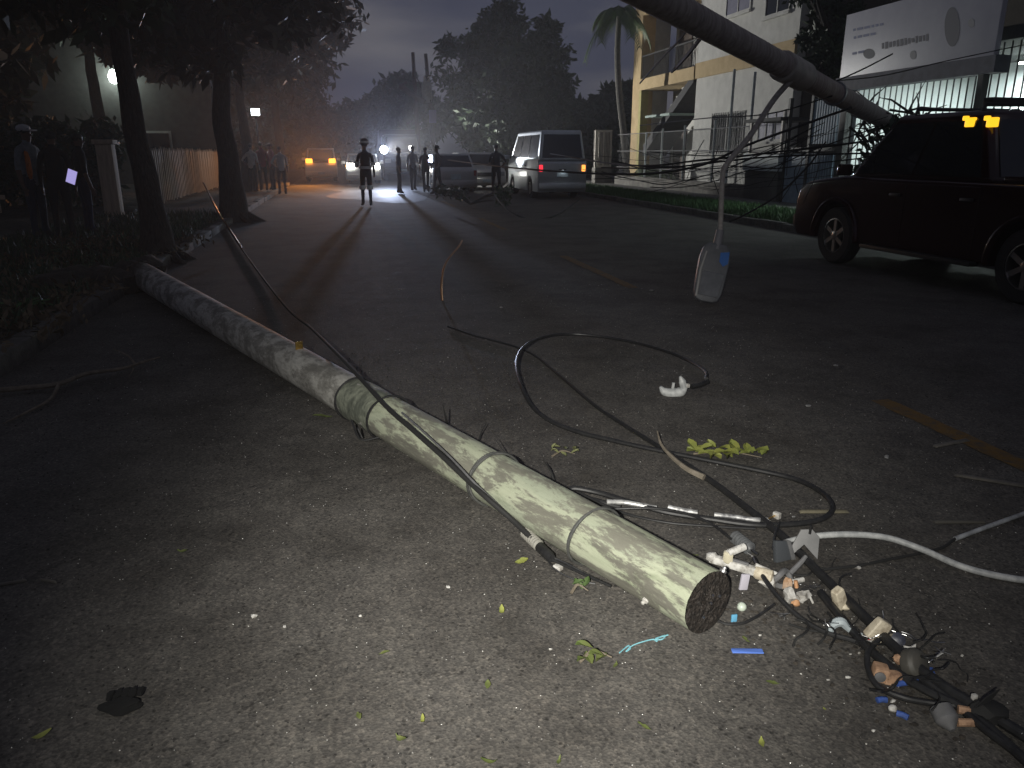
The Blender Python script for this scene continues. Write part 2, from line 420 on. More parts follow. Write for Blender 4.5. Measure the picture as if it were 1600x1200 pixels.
# row on the left pavement (street side canopy)
TL = []
tree('thick street tree with a forked trunk behind the fallen pole on the left', (-2.42, 18.9, .1), [(0, 0, -.1), (.02, 0, 1.1), (-.05, .1, 2.3), (.1, .1, 3.4), (.2, 0, 4.6)], .26,
     [((-.6, 0, 6.0), (3.4, 3.4, 2.7)), ((-1.6, .6, 5.2), (2.4, 2.6, 1.1)), ((.9, -.4, 7.4), (2.4, 2.4, 2.0))], 230, 110, .36, 1, M_LEAF2, roots=True)
tree('leaning street tree at the broken end of the fallen pole', (-2.62, 12.0, .1), [(0, 0, -.1), (-.03, .1, .7), (-.16, .3, 1.7), (-.22, .4, 3.0), (-.2, .4, 4.4)], .2,
     [((-.9, .3, 5.4), (2.9, 3.0, 2.2)), ((-2.2, .4, 4.7), (2.2, 2.4, 1.1)), ((.3, .2, 6.6), (1.9, 2.0, 1.7))], 230, 110, .30, 2, roots=True)
tree('dark tree at the left edge of the picture above the bystanders', (-5.6, 9.6, .1), [(0, 0, -.1), (.05, 0, 1.2), (.0, .1, 2.6), (.15, .1, 4.0)], .2,
     [((0, .6, 5.0), (2.5, 3.0, 2.3)), ((-1.4, 1.6, 4.0), (2.4, 2.6, 1.5))], 200, 110, .30, 3)
tree('tall tree behind the bystanders on the left', (-8.2, 19.5, .1), [(0, 0, -.1), (0, .1, 1.8), (.1, 0, 3.4), (0, 0, 5.6)], .28,
     [((0, 0, 7.6), (4.0, 3.6, 3.6)), ((1.2, .4, 5.4), (3.0, 3.0, 1.3)), ((-2.2, .4, 4.6), (3.4, 3.0, 2.6))], 230, 110, .42, 4)
tree('far street tree above the people by the parked cars', (-3.4, 31.5, .1), [(0, 0, -.1), (.1, 0, 1.7), (.0, .1, 3.2), (.1, 0, 5.0)], .24,
     [((.6, 0, 6.6), (3.7, 3.4, 2.8)), ((1.6, .4, 8.2), (2.4, 2.4, 1.6)), ((-1.8, .4, 5.6), (3.0, 3.0, 1.6))], 220, 100, .42, 5, M_LEAF2)
tree('tree at the far end of the left row against the sky', (-3.2, 46, .1), [(0, 0, -.1), (.1, 0, 2), (.0, .1, 4), (.1, 0, 6)], .28,
     [((.4, 0, 8.0), (3.6, 3.6, 4.0)), ((-2, 0, 9.0), (4.2, 3.6, 4.6))], 230, 90, .5, 6, M_LEAF2)
tree('dark tree filling the background at the left edge of the picture', (-13.5, 27, .1), [(0, 0, -.1), (.1, 0, 2), (0, .1, 4), (.1, 0, 6)], .3,
     [((.6, 0, 7.8), (5.6, 4, 4.6)), ((-1.5, 0, 4.2), (6.0, 3.4, 3.0))], 240, 100, .55, 7)
tree('dark crown at the back of the left row over the street lamp', (-9.5, 36, .1), [(0, 0, -.1), (.1, 0, 2), (0, .1, 4.6), (.1, 0, 7)], .3,
     [((0, 0, 9.6), (5.2, 4, 3.9)), ((2.2, 0, 7.8), (3.6, 3.4, 2.0))], 220, 90, .55, 8)
tree('far dark tree low on the horizon behind the group under the flood lamp', (-9.5, 62, 0), [(0, 0, 0), (.1, 0, 1.6), (0, .1, 3), (.1, 0, 4)], .3,
     [((1, 0, 3.8), (5, 3, 3.8)), ((-4.5, 0, 4.4), (5, 3, 4.4))], 220, 90, .7, 15)
tree('far dark tree closing the street beyond the jeep', (-4.5, 84, 0), [(0, 0, 0), (.1, 0, 1.6), (0, .1, 3), (.1, 0, 4)], .3,
     [((1, 0, 3.2), (5, 3, 3.2)), ((-4.5, 0, 4.0), (5, 3, 4.0))], 200, 90, .8, 16)
# beyond the van
tree('big round dark tree standing behind the parked van', (9.7, 45, 0), [(0, 0, 0), (.1, 0, 1.6), (0, .1, 3), (.1, 0, 5)], .35,
     [((-.4, 0, 5.6), (3.5, 3.0, 3.7)), ((1.3, 0, 4.3), (2.2, 2.4, 2.7)), ((-1.5, 0, 4.2), (1.9, 2.3, 3.2)), ((.2, 0, 7.0), (2.5, 2.3, 2.0)), ((-.2, -.8, 3.2), (3.4, 2.2, 2.0))], 330, 110, .40, 9, M_LEAF)
tree('lower dark tree between the round tree and the palm', (15.4, 49, 0), [(0, 0, 0), (.1, 0, 1.6), (0, .1, 3), (.1, 0, 4)], .3,
     [((0, 0, 2.6), (3.0, 2.6, 2.2)), ((2.0, 0, 3.6), (2.4, 2.4, 2.0))], 200, 100, .5, 10)
tree('distant low tree under the two tilted poles', (6.2, 74, 0), [(0, 0, 0), (.1, 0, 1.6), (0, .1, 3), (.1, 0, 4)], .3,
     [((0, 0, 4.6), (3.6, 3, 3.4)), ((-3.5, 0, 3.4), (3, 3, 2.4))], 180, 80, .7, 11)
tree('distant tree at the vanishing point of the street', (-.5, 95, 0), [(0, 0, 0), (.1, 0, 1.6), (0, .1, 3), (.1, 0, 4)], .3,
     [((0, 0, 4.0), (4.4, 3, 3.0)), ((-4.5, 0, 5.4), (4, 3, 4))], 90, 60, .6, 12)
tree('dark tree in the gap between the apartment block and the billboard', (13.6, 21.0, 0), [(0, 0, 0), (.05, 0, 1.6), (0, .1, 3.2), (.1, 0, 4.6)], .26,
     [((.2, .3, 6.8), (1.1, 1.2, 2.6)), ((.3, .2, 4.4), (.8, .9, 1.2))], 90, 80, .22, 13)

def palm(label, loc, trunk, nf, L, seed):
    rnd = random.Random(seed); t = thing('palm_tree', label, 'palm tree', loc)
    pts = [Vector(p) for p in trunk]; P, RS = catmull(pts, [.17 - .015 * i for i in range(len(pts))], 10)
    RS = [r * (1 + (.07 if i % 2 else 0)) for i, r in enumerate(RS)]
    MB().tube(P, RS, 10).build('trunk', mat('palm_trunk', (.09, .085, .075), (.16, .15, .13), 12, .9, bump=.5), t)
    top = pts[-1]
    for k in range(nf):
        a = 2 * math.pi * k / nf + rnd.uniform(-.2, .2); el = rnd.uniform(-.1, .95); l = L * rnd.uniform(.8, 1.1)
        h = Vector((math.cos(a), math.sin(a), 0)); pp = []
        for i in range(9):
            s = i / 8; pp.append(top + h * (l * (s * math.cos(el) * (1 - .18 * s * s))) + Vector((0, 0, l * (s * math.sin(el) - (.75 + .2 * math.cos(el)) * s * s))))
        mb = MB(); mb.tube(pp, [.03 - .0028 * i for i in range(9)], 5)
        P2, _ = catmull(pp, [0] * 9, 3)
        for i in range(2, len(P2) - 1):
            tg = (P2[i + 1] - P2[i - 1]).normalized(); sd = tg.cross(Vector((0, 0, 1))).normalized()
            ll = .62 * math.sin(min(1, .25 + i / len(P2)) * math.pi * .82) + .1
            for s in (-1, 1):
                e = P2[i] + sd * s * ll * .72 + tg * ll * .42 - Vector((0, 0, ll * .55)); q = tg * .035
                m_ = P2[i].lerp(e, .5) + Vector((0, 0, .06))
                mb.add([P2[i] - q, P2[i] + q, m_ + q * .9, e, m_ - q * .9], [(0, 1, 2, 4), (4, 2, 3)])
        mb.build('frond', M_PALM, t, smooth=False)
    return t
M_PALM = mat('palm_leaf', (.05, .10, .025), (.09, .14, .04), 2, .55)
palm('tall palm with a curved trunk at the left corner of the apartment block', (13.3, 35.6, 0), [(0, 0, 0), (-.25, 0, 2.2), (-.55, 0, 4.0), (-.76, -.1, 5.8), (-.74, -.1, 7.4)], 15, 1.9, 3)
palm('small bushy palm growing behind the wire fence', (13.55, 33.0, 0), [(0, 0, 0), (0, 0, .25), (0, .02, .5), (0, 0, .8)], 11, 1.5, 5)

# grass on the right verge and weeds on the left bank
def grass(name, x0, x1, y0, y1, n, h, m, seed, z=.1):
    rng = np.random.default_rng(seed)
    x = rng.uniform(x0, x1, n); y = rng.uniform(y0, y1, n); a = rng.uniform(0, 6.28, n); hh = h * rng.uniform(.4, 1.3, n); ln = rng.normal(0, .35, (n, 2)) * hh[:, None]
    wv = .012 + .01 * rng.random(n); dx = np.cos(a) * wv; dy = np.sin(a) * wv; zz = np.full(n, z)
    V = np.stack([np.stack([x - dx, y - dy, zz], 1), np.stack([x + dx, y + dy, zz], 1), np.stack([x + ln[:, 0], y + ln[:, 1], zz + hh], 1)], 1).reshape(-1, 3)
    me = bpy.data.meshes.new(name); me.from_pydata(V.tolist(), [], np.arange(3 * n).reshape(-1, 3).tolist()); me.materials.append(m)
    o = bpy.data.objects.new(name, me); COL.objects.link(o); return tag(o, kind='stuff')
tag(grass('grass', XR + .2, 10.85, 11, 36, 26000, .16, M_GRASS, 1), 'short green grass growing along the right verge', 'grass')
tag(grass('weeds', -5.5, XL - .2, 4.5, 20, 7000, .16, M_LEAF, 2), 'low dark weeds on the bank along the left kerb', 'weeds')

# ------------------------------------------------------------------ apartment block on the right
M_WALL = mat('pale_plaster', (.50, .495, .465), (.60, .595, .56), 2.5, .9, bump=.15, bscale=30)
M_OCHRE = mat('ochre_paint', (.42, .31, .16), (.50, .38, .21), 3, .85)
M_YELW = mat('yellow_paint', (.42, .38, .15), (.34, .30, .13), 5, .85)
M_RECESS = mat('dark_brown_door', (.05, .032, .022), (.07, .045, .03), 5, .7)
M_ENDW = mat('unlit_wall_brown', (.055, .047, .038), (.075, .066, .052), 3, .9, bump=.3, bscale=20)
M_SLATE = mat('dark_roofing', (.03, .03, .032), (.05, .05, .05), 6, .8)
M_BLUEGL = mat('blue_curtained_glass', (.17, .17, .24), (.12, .12, .18), 4, .6)
M_IRON = mat('dark_iron', (.03, .03, .03), rough=.6, metal=.3)
bx = 14.5
ap = thing('apartment_building', 'pale apartment block with ochre corner column and balconies', 'building', (bx, 31, 0))
wpart(MB().b2((bx, 24.0, 0), (bx + 9, 31.3, 9.5)), 'wall', M_WALL, ap)
wpart(MB().b2((bx + 1.6, 31.303, 0), (bx + 9, 37.3, 9.5)), 'wall', M_WALL, ap)
wpart(MB().b2((bx + .56, 38.0, 0), (bx + 1.597, 38.29, 9.5)), 'wall', M_WALL, ap)
wpart(MB().b2((bx + .3, 23.86, 0), (bx + 9, 23.99, 9.5)), 'end_wall', M_ENDW, ap)  # shade of the unlit end is put into its dark brown colour
wpart(MB().b2((bx - .12, 37.3, 0), (bx + .55, 38.3, 9.5)), 'column', M_OCHRE, ap, bevel=.03)
wpart(MB().b2((bx - .16, 37.0, 0), (bx + .2, 37.29, 4.38)), 'column', M_YELW, ap)
wpart(MB().b2((bx - .10, 24.0, 4.42), (bx - .003, 31.3, 5.0)), 'floor_band', M_OCHRE, ap)
wpart(MB().b2((bx - .14, 31.303, 4.4), (bx + 1.597, 37.29, 4.9)), 'balcony_slab', M_OCHRE, ap)
wpart(MB().b2((bx - .14, 31.303, 7.7), (bx + 1.597, 37.29, 8.1)), 'balcony_slab', M_OCHRE, ap)
for z0 in (4.9, 8.1):
    wpart(MB().b2((bx - .1, 31.32, z0 + .98), (bx - .04, 37.28, z0 + 1.04)), 'balcony_rail', M_IRON, ap)
    for k in range(44):
        y = 31.4 + k * .134
        wpart(MB().b2((bx - .085, y - .012, z0), (bx - .06, y + .012, z0 + .98)), 'baluster', M_IRON, ap, smooth=False)
for (y0, y1, z0, z1) in ((35.4, 36.8, 4.95, 7.4), (35.4, 36.8, .1, 2.6)):
    d_ = wpart(MB().b2((bx + 1.53, y0, z0), (bx + 1.597, y1, z1)), 'door', M_RECESS, ap)
def window(y0, y1, z0, z1, x, gm, bars=0, mull=1):
    f = MB(); t_ = .07
    f.b2((x - .05, y0, z0), (x - .003, y0 + t_, z1)); f.b2((x - .05, y1 - t_, z0), (x - .003, y1, z1)); f.b2((x - .05, y0 + t_, z0), (x - .003, y1 - t_, z0 + t_)); f.b2((x - .05, y0 + t_, z1 - t_), (x - .003, y1 - t_, z1))
    for k in range(mull):
        y = y0 + (y1 - y0) * (k + 1) / (mull + 1); f.b2((x - .045, y - .025, z0 + t_), (x - .003, y + .025, z1 - t_))
    wf = wpart(f, 'window', M_WALL, ap)
    def sub(mb, nm, m):
        o = wpart(mb, nm, m, ap); o.parent = wf; return o
    for k in range(mull + 1):
        a = y0 + (y1 - y0) * k / (mull + 1) + .03; b = y0 + (y1 - y0) * (k + 1) / (mull + 1) - .03
        sub(MB().b2((x - .02, a, z0 + .05), (x - .006, b, z1 - .05)), 'pane', gm)
    sub(MB().b2((x - .12, y0 - .05, z0 - .08), (x - .003, y1 + .05, z0 - .003)), 'sill', M_WALL)
    for k in range(bars):
        y = y0 + (y1 - y0) * (k + .5) / bars; sub(MB().b2((x - .085, y - .01, z0), (x - .065, y + .01, z1)), 'bar', M_IRON)
window(27.2, 29.1, 6.35, 7.9, bx, M_BLUEGL)
window(27.0, 29.6, 1.5, 3.0, bx, M_GLASS, 14)
window(24.3, 26.0, 1.9, 2.9, bx, M_BLUEGL, 0, 2)
window(32.3, 34.2, 5.2, 7.2, bx + 1.6, M_BLUEGL)
window(24.6, 26.2, 5.9, 7.5, bx, M_GLASS, 0, 1)
# sloping stair soffit under the balcony
mb = MB(); mb.prism([(0, 0), (5.2, 2.9), (5.2, 3.25), (0, .5)], 1.2, M4((bx + .5, 36.6, 1.4), Rz(-math.pi / 2)))
wpart(mb, 'stair_flight', M_SLATE, ap)
for k in range(9):
    wpart(MB().b2((bx + .0, 36.2 - k * .55, 1.95 + k * .31), (bx + 1.0, 36.55 - k * .55, 2.03 + k * .31)), 'stair_tread', M_WALL, ap)
wpart(MB().b2((bx - .3, 33.2, 3.1), (bx + 1.2, 36.0, 3.2)), 'awning', mat('mint_awning', (.28, .36, .32), rough=.7), ap)

# ------------------------------------------------------------------ wire fence with white posts
fx = 12.55
M_FPOST = mat('white_painted_post', (.60, .66, .64), (.45, .50, .49), 8, .55)
fn = thing('wire_fence', 'wire fence with thin white posts on a low wall before the apartment block', 'fence', (fx, 29, 0))
M_LOWW = mat('stained_low_wall', (.20, .19, .17), (.11, .105, .095), 3, .95, bump=.4, bscale=20)
wpart(MB().b2((fx, 23.0, 0), (fx + .18, 35.3, .55)), 'low_wall', M_LOWW, fn)
for px, top in ((1005, 2.35), (1030, 2.45), (1064, 2.5), (1110, 2.6), (1133, 4.1), (1170, 2.6), (1236, 3.9)):
    y = PX(px, 250, fx).y
    if y < 23.2: y = 23.15
    wpart(MB().tube([(fx + .09, y, .5), (fx + .09, y, top)], .045, 8), 'post', M_FPOST, fn)
for z in (.9, 1.6, 2.32):
    wpart(MB().tube([(fx + .09, 23.05, z), (fx + .09, 35.3, z + .01)], .018, 6), 'rail', M_STEEL, fn)
mb = MB()
for k in range(120):
    y = 23.1 + k * .1; mb.b2((fx + .087, y - .004, .55), (fx + .093, y + .004, 2.32))
tag(wpart(mb, 'wire_mesh', M_IRON, fn, smooth=False), kind='stuff')
# white ornamental gate on a pier beside the van
gy = 36.4; a_ = PY(930, 262, gy); b_ = PY(958, 203, gy)
gt = thing('ornamental_gate', 'white ornamental iron gate on a stone pier beside the van', 'gate', (a_.x, gy, 0))
M_GATE = mat('cream_paint', (.62, .58, .50), (.52, .48, .41), 6, .6)
wpart(MB().b2((a_.x, gy, 0), (b_.x, gy + .5, a_.z)), 'pier', M_LOWW, gt)
f = MB(); W_, z0, z1 = b_.x - a_.x, a_.z + .003, b_.z
for xx in (a_.x, a_.x + W_ / 2 - .035, b_.x - .07): f.b2((xx, gy + .1, z0), (xx + .07, gy + .18, z1))
f.b2((a_.x + .07, gy + .1, z1 - .1), (a_.x + W_ / 2 - .035, gy + .18, z1)); f.b2((a_.x + W_ / 2 + .035, gy + .1, z1 - .1), (b_.x - .07, gy + .18, z1))
f.b2((a_.x + .07, gy + .1, z0), (a_.x + W_ / 2 - .035, gy + .18, z0 + .1)); f.b2((a_.x + W_ / 2 + .035, gy + .1, z0), (b_.x - .07, gy + .18, z0 + .1))
wpart(f, 'frame', M_GATE, gt)
for k in range(10):
    x = a_.x + .11 + k * (W_ - .2) / 9.2; wpart(MB().b2((x, gy + .13, z0 + .1), (x + .025, gy + .15, z1 - .1)), 'bar', M_GATE, gt, smooth=False)
wpart(MB().b2((a_.x + .01, gy + .3, z0), (b_.x - .01, gy + .36, z1)), 'back_panel', mat('dull_panel', (.16, .15, .13), (.11, .10, .09), 5, .8), gt)
# kiosk, blue gate and slats at the foot of the block
kq = thing('kiosk', 'small grey street kiosk with a pale counter band on the pavement', 'kiosk', (12.9, 21.8, 0))
wpart(MB().b2((12.5, 21.05, .145), (13.6, 23.0, 1.0)), 'counter', mat('grey_board', (.07, .07, .065), (.10, .10, .09), 6, .8), kq)
wpart(MB().b2((12.42, 21.0, 1.003), (13.65, 23.05, 1.5)), 'counter_band', mat('pale_board', (.55, .62, .62), (.44, .5, .5), 4, .6), kq)
for y in (21.1, 22.9): wpart(MB().b2((12.5, y - .04, 1.503), (12.58, y + .04, 2.4)), 'post', M_GATE, kq)
wpart(MB().b2((12.35, 20.95, 2.403), (13.7, 23.05, 2.5)), 'roof', M_SLATE, kq)
bgx = 12.6
bg_ = thing('blue_gate', 'dull blue metal gate with vertical slats beside the kiosk', 'gate', (bgx, 19.6, 0))
M_BG = mat('blue_grey_metal', (.13, .19, .26), (.20, .27, .34), 5, .6)
wpart(MB().b2((bgx, 19.9, .15), (bgx + .05, 20.9, 1.45)), 'lower_panel', M_BG, bg_)
for y in (18.45, 19.8, 20.93): wpart(MB().b2((bgx - .03, y - .05, .15), (bgx + .07, y + .05, 3.0)), 'post', M_IRON, bg_)
for k in range(11):
    y = 18.56 + k * .115; wpart(MB().b2((bgx, y - .03, .2), (bgx + .03, y + .03, 1.5)), 'slat', M_BG, bg_, smooth=False)
for k in range(11):
    y = 18.56 + k * .115; wpart(MB().b2((bgx, y - .03, 1.75), (bgx + .03, y + .03, 2.9)), 'slat', M_BG, bg_, smooth=False)
wpart(MB().b2((bgx + .033, 18.5, 1.56), (bgx + .06, 20.9, 1.66)), 'rail', M_IRON, bg_)

# ------------------------------------------------------------------ shop with lit porch, grille and billboard
sh = thing('shop_building', 'shop with a brightly lit white porch behind iron bars under the billboard', 'building', (15, 14.5, 0))
M_SHOPW = mat('white_tiles', (.70, .72, .72), (.62, .64, .64), 3, .5)
wpart(MB().b2((16.0, 8.5, 0), (16.2, 18.3, 3.6)), 'back_wall', M_SHOPW, sh)
wpart(MB().b2((12.9, 18.303, 0), (16.2, 18.45, 3.6)), 'side_wall', M_SHOPW, sh)
wpart(MB().b2((13.0, 8.5, .06), (15.997, 18.3, .15)), 'porch_floor', M_PAVE, sh)
wpart(MB().b2((12.75, 8.4, 3.603), (17.5, 18.5, 3.85)), 'roof_slab', M_SLATE, sh)
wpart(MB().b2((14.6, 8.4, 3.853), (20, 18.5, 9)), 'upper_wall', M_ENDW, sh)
for y in (17.0, 15.6): wpart(MB().b2((15.9, y - .5, .15), (15.997, y + .5, 2.3)), 'door', mat('shop_door', (.30, .28, .2), (.22, .2, .15), 4, .6), sh)
for k in range(46):
    y = 9.2 + k * .2; wpart(MB().b2((12.95, y - .011, .2), (12.972, y + .011, 3.6)), 'bar', M_IRON, sh, smooth=False)
for z in (1.0, 2.2): wpart(MB().b2((12.975, 9.1, z), (12.99, 18.3, z + .04)), 'grille_rail', M_IRON, sh)
tl = thing('fluorescent_lamp', 'lit fluorescent tube under the shop porch ceiling', 'lamp', (15.2, 15.3, 3.46))
MB().box((0, 0, .04), (.12, 1.3, .05)).build('housing', M_WHITE, tl, bevel=.01)
MB().tube([(0, -.6, -.005), (0, .6, -.005)], .02, 10).build('tube', emat('lit_tube', (.85, 1, .97), 60), tl)
a = bpy.data.lights.new('porch_light', 'AREA'); a.energy = 420; a.color = (.84, 1, .97); a.shape = 'RECTANGLE'; a.size = .1; a.size_y = 1.2
ao = bpy.data.objects.new('porch_light', a); COL.objects.link(ao); ao.parent = tl; ao.location = (0, 0, -.05)

bb_x = 12.5
p00 = PX(1312, 122, bb_x); p11 = PX(1327, 32, bb_x); q00 = PX(1552, 91, bb_x)
Y1, Y0, Z0, Z1 = p00.y, q00.y, p00.z, 4.78
bb = thing('billboard', 'long white billboard with faint print above the lit shop porch', 'billboard', (bb_x, (Y0 + Y1) / 2, Z0))
M_BANNER = mat('banner_vinyl', (.46, .46, .52), (.52, .52, .57), 2, .45)
wpart(MB().b2((bb_x, Y0, Z0), (bb_x + .12, Y1, Z1)), 'panel', M_BANNER, bb, bevel=.01)
M_PRINT = mat('faded_print', (.12, .12, .14), rough=.6); M_PRINTB = mat('faded_blue_print', (.20, .22, .36), rough=.6); M_PRINTG = mat('grey_print', (.30, .30, .31), rough=.6)
def flat(mb, pts, e=.004):
    mb.add([(bb_x - e, p.y, p.z) for p in pts], [tuple(range(len(pts)))])
def ell(cx_, cy_, rx, ry, n=24):
    return [PX(cx_ + rx * math.cos(2 * math.pi * k / n), cy_ + ry * math.sin(2 * math.pi * k / n), bb_x) for k in range(n)]
mb = MB()
for x0, y0, x1 in ((1333, 45, 1375), (1334, 57, 1368), (1332, 82, 1352)):
    x = x0
    while x < x1:
        l = random.uniform(4, 10); s = -.2
        flat(mb, [PX(x, y0 + (x - x0) * s, bb_x), PX(x + l, y0 + (x + l - x0) * s, bb_x), PX(x + l, y0 + 4 + (x + l - x0) * s, bb_x), PX(x, y0 + 4 + (x - x0) * s, bb_x)]); x += l + 2
wpart(mb, 'small_print', M_PRINTB, bb, smooth=False)
mb = MB(); flat(mb, ell(1358, 84, 9, 8)); wpart(mb, 'emblem', M_PRINT, bb, smooth=False)
mb = MB(); x = 1378
while x < 1450:
    l = random.uniform(3, 5); y = 72 - (x - 1378) * .19; h = random.choice((7, 9, 11)); flat(mb, [PX(x, y - h / 2, bb_x), PX(x + l, y - h / 2 - .8, bb_x), PX(x + l, y + h / 2 - .8, bb_x), PX(x, y + h / 2, bb_x)]); x += l + 1.6
wpart(mb, 'headline', M_PRINT, bb, smooth=False)
mb = MB(); flat(mb, ell(1488, 42, 12, 31, 28)); wpart(mb, 'tall_figure', M_PRINT, bb, smooth=False)
mb = MB(); flat(mb, ell(1427, 86, 5, 7)); flat(mb, ell(1518, 36, 5, 7)); wpart(mb, 'small_mark', M_PRINTG, bb, smooth=False)
wpart(MB().b2((bb_x - .04, Y0 - .1, Z0 - .32), (bb_x + .3, Y1 + .1, Z0 - .003)), 'support_beam', mat('blue_grey_beam', (.09, .09, .12), (.06, .06, .08), 5, .7), bb)
for y in (Y0 + .5, (Y0 + Y1) / 2, Y1 - .5): wpart(MB().b2((bb_x + .123, y - .05, Z0 + .003), (bb_x + .2, y + .05, Z1)), 'upright', M_IRON, bb)
for y in (Y0 + .3, Y1 - .3): wpart(MB().b2((bb_x + .05, y - .07, 0), (bb_x + .2, y + .07, Z0 - .323)), 'post', M_IRON, bb)

# ------------------------------------------------------------------ left side: house with a lamp, picket fence
hs = thing('house', 'house glimpsed through the branches on the left with a wall lamp', 'house', (-13, 40, 0))
wpart(MB().b2((-19, 40, 0), (-5.6, 47, 6.4)), 'wall', mat('grey_house_wall', (.07, .07, .065), (.10, .10, .095), 3, .9), hs)
wpart(MB().prism([(-7.2, 0), (7.2, 0), (0, 2.3)], 8, M4((-12.3, 43.5, 6.403))), 'roof', M_SLATE, hs)
for x in (-15.5, -11.0, -8.2):
    wf = wpart(MB().b2((x - .7, 39.94, 1.1), (x + .7, 39.997, 2.5)), 'window', M_WALL, hs)
    o = wpart(MB().b2((x - .6, 39.92, 1.2), (x + .6, 39.937, 2.4)), 'pane', M_GLASS, hs); o.parent = wf
lp = PY(178, 120, 39.6)
# clipped dark hedge closing the view behind the bystanders
hg = thing('hedge', 'tall dark hedge behind the bystanders on the left', 'hedge', (-8.5, 23.5, .1))
rnd = random.Random(77); cs = [[rnd.uniform(-6, 2.6), rnd.uniform(-.5, .5), rnd.uniform(.2, 2.1)] for _ in range(200)]
leaf_mesh('leaves', cs, [.45] * 200, 70, .26, M_LEAF, hg, 21)
for k in range(9): MB().tube([(-5.5 + k, 0, -.1), (-5.4 + k, .05, 2.1)], [.05, .02], 6).build('stem', M_BARK, hg)
wl = thing('wall_lamp', 'greenish white lamp on the wall of the house at the left', 'lamp', lp)
MB().box((0, .2, .0), (.12, .4, .08)).build('bracket', M_IRON, wl)
MB().blob((0, -.1, 0), (.42, .3, .6), 1, .05).build('globe', emat('lit_globe', (.86, 1, .92), 40), wl)
_l = point('house_lamp_light', (lp.x, lp.y - .5, lp.z), 40, (.86, 1, .93), .2)

pf = thing('picket_fence', 'pale picket fence in warm light behind the left hand trees', 'fence', (-4.7, 28, .1))
M_PICK = mat('pale_wood', (.52, .42, .30), (.38, .30, .22), 5, .8, stretch=(4, 4, .5))
pk = None
for k in range(58):
    y = 21.0 + k * .225
    if pk is None: pk = MB().prism([(-.045, .15), (.045, .15), (.045, 1.45), (0, 1.55), (-.045, 1.45)], .03, M4((0, 0, 0), Rz(math.pi / 2))).build('picket', M_PICK, pf, smooth=False); o = pk
    else: o = pk.copy(); COL.objects.link(o); o.parent = pf
    o.location = (.03, y - 28, random.uniform(-.04, .03)); o.rotation_euler = (random.uniform(-.03, .03), 0, 0)
for z in (.45, 1.15): wpart(MB().b2((-4.72, 20.9, z + .1), (-4.687, 34.1, z + .19)), 'rail', M_PICK, pf)
gp = thing('gate_pillar', 'pale rendered gate pillar between the bystanders and the leaning tree', 'pillar', (-5.1, 19.6, .1))
MB().box((0, 0, .8), (.34, .34, 1.6)).build('shaft', M_PICK, gp, bevel=.02); MB().box((0, 0, 1.65), (.44, .44, .1)).build('cap', M_PICK, gp, bevel=.02)
pf2 = thing('picket_fence', 'short run of pale pickets at the far left edge behind the first bystander', 'fence', (-8.1, 19, .1))
for k in range(16):
    o = pk.copy(); COL.objects.link(o); o.parent = pf2; o.location = (-1.7 + k * .17, 0, random.uniform(-.03, .03)); o.rotation_euler = (0, 0, -math.pi / 2)
for z in (.45, 1.15): MB().b2((-1.8, .02, z), (1.0, .05, z + .09)).build('rail', M_PICK, pf2)

# flood lamp on a short pole on the left
fp = PY(400, 181, 34.2)
fl = thing('flood_lamp', 'bright white flood lamp on a thin post above the group on the left', 'lamp', (fp.x, fp.y, .1))
MB().tube([(0, 0, 0), (0, 0, fp.z)], .04, 8).build('post', M_IRON, fl)
MB().box((0, -.04, fp.z + .04), (.36, .16, .30)).build('housing', M_STEEL, fl, bevel=.02)
MB().box((0, -.13, fp.z + .04), (.30, .03, .24)).build('lens', emat('lit_flood', (.86, .95, 1), 30), fl)
spot('flood_light', (fp.x, fp.y - .25, fp.z), (-1.5, 27, 0), 170, (.9, .96, 1), 130, .8, .1)

# two tilted poles with a broken crossarm and gear, far down the street
def upole(px0, py0, px1, py1, Y, label, r=.13):
    p0, p1 = PY(px0, py0, Y), PY(px1, py1, Y); t = thing('utility_pole', label, 'utility pole', (p1.x, Y, 0), 0, 'tilted poles over the far street')
    dx = (p0.x - p1.x) / max(.1, (p0.z - p1.z))
    MB().tube([(-dx * p1.z, 0, 0), (0, 0, p1.z), (p0.x - p1.x, 0, p0.z)], [r * 1.2, r, r * .8], 10).build('shaft', M_WOODP, t); return t
u1 = upole(645, 82, 650, 165, 50, 'left one of two tilted poles above the far street')
u2 = upole(665, 84, 672, 165, 50.3, 'right one of two tilted poles above the far street')
pA, pB = PY(624, 134, 49.6), PY(664, 160, 49.6)
t = thing('broken_crossarm', 'broken crossarm hanging askew across the two far poles', 'crossarm', pB)
MB().tube([pA - pB, (pA - pB) * .5, Vector((0, 0, 0))], [.16, .17, .17], 8).build('beam', M_WOODP, t)
MB().tube([pA - pB, pA - pB + Vector((.45, 0, .2))], .08, 6).build('stub', M_WOODP, t)
pt = PY(667, 144, 50.0); t = thing('transformer', 'pale pole transformer between the two far poles', 'transformer', pt)
MB().lathe([(.2, -.6), (.3, -.55), (.32, .4), (.26, .55), (.1, .62)], 14).build('tank', mat('transformer_grey', (.42, .42, .36), (.32, .32, .28), 6, .6), t)
for s in (-.12, .12): MB().lathe([(.05, .55), (.08, .65), (.05, .72), (.07, .8), (.03, .9)], 8, M4((s, 0, 0))).build('bushing', M_CREAM, t)
pt = PY(676, 182, 49.3); t = thing('junction_box', 'lilac grey box hanging in the wires below the transformer', 'box', pt)
MB().box((0, 0, 0), (.42, .3, .75)).build('case', mat('lilac_metal', (.22, .20, .42), rough=.5), t, bevel=.03); MB().tube([(0, 0, .37), (-.1, 0, .95)], .03, 6).build('hanger', M_IRON, t)

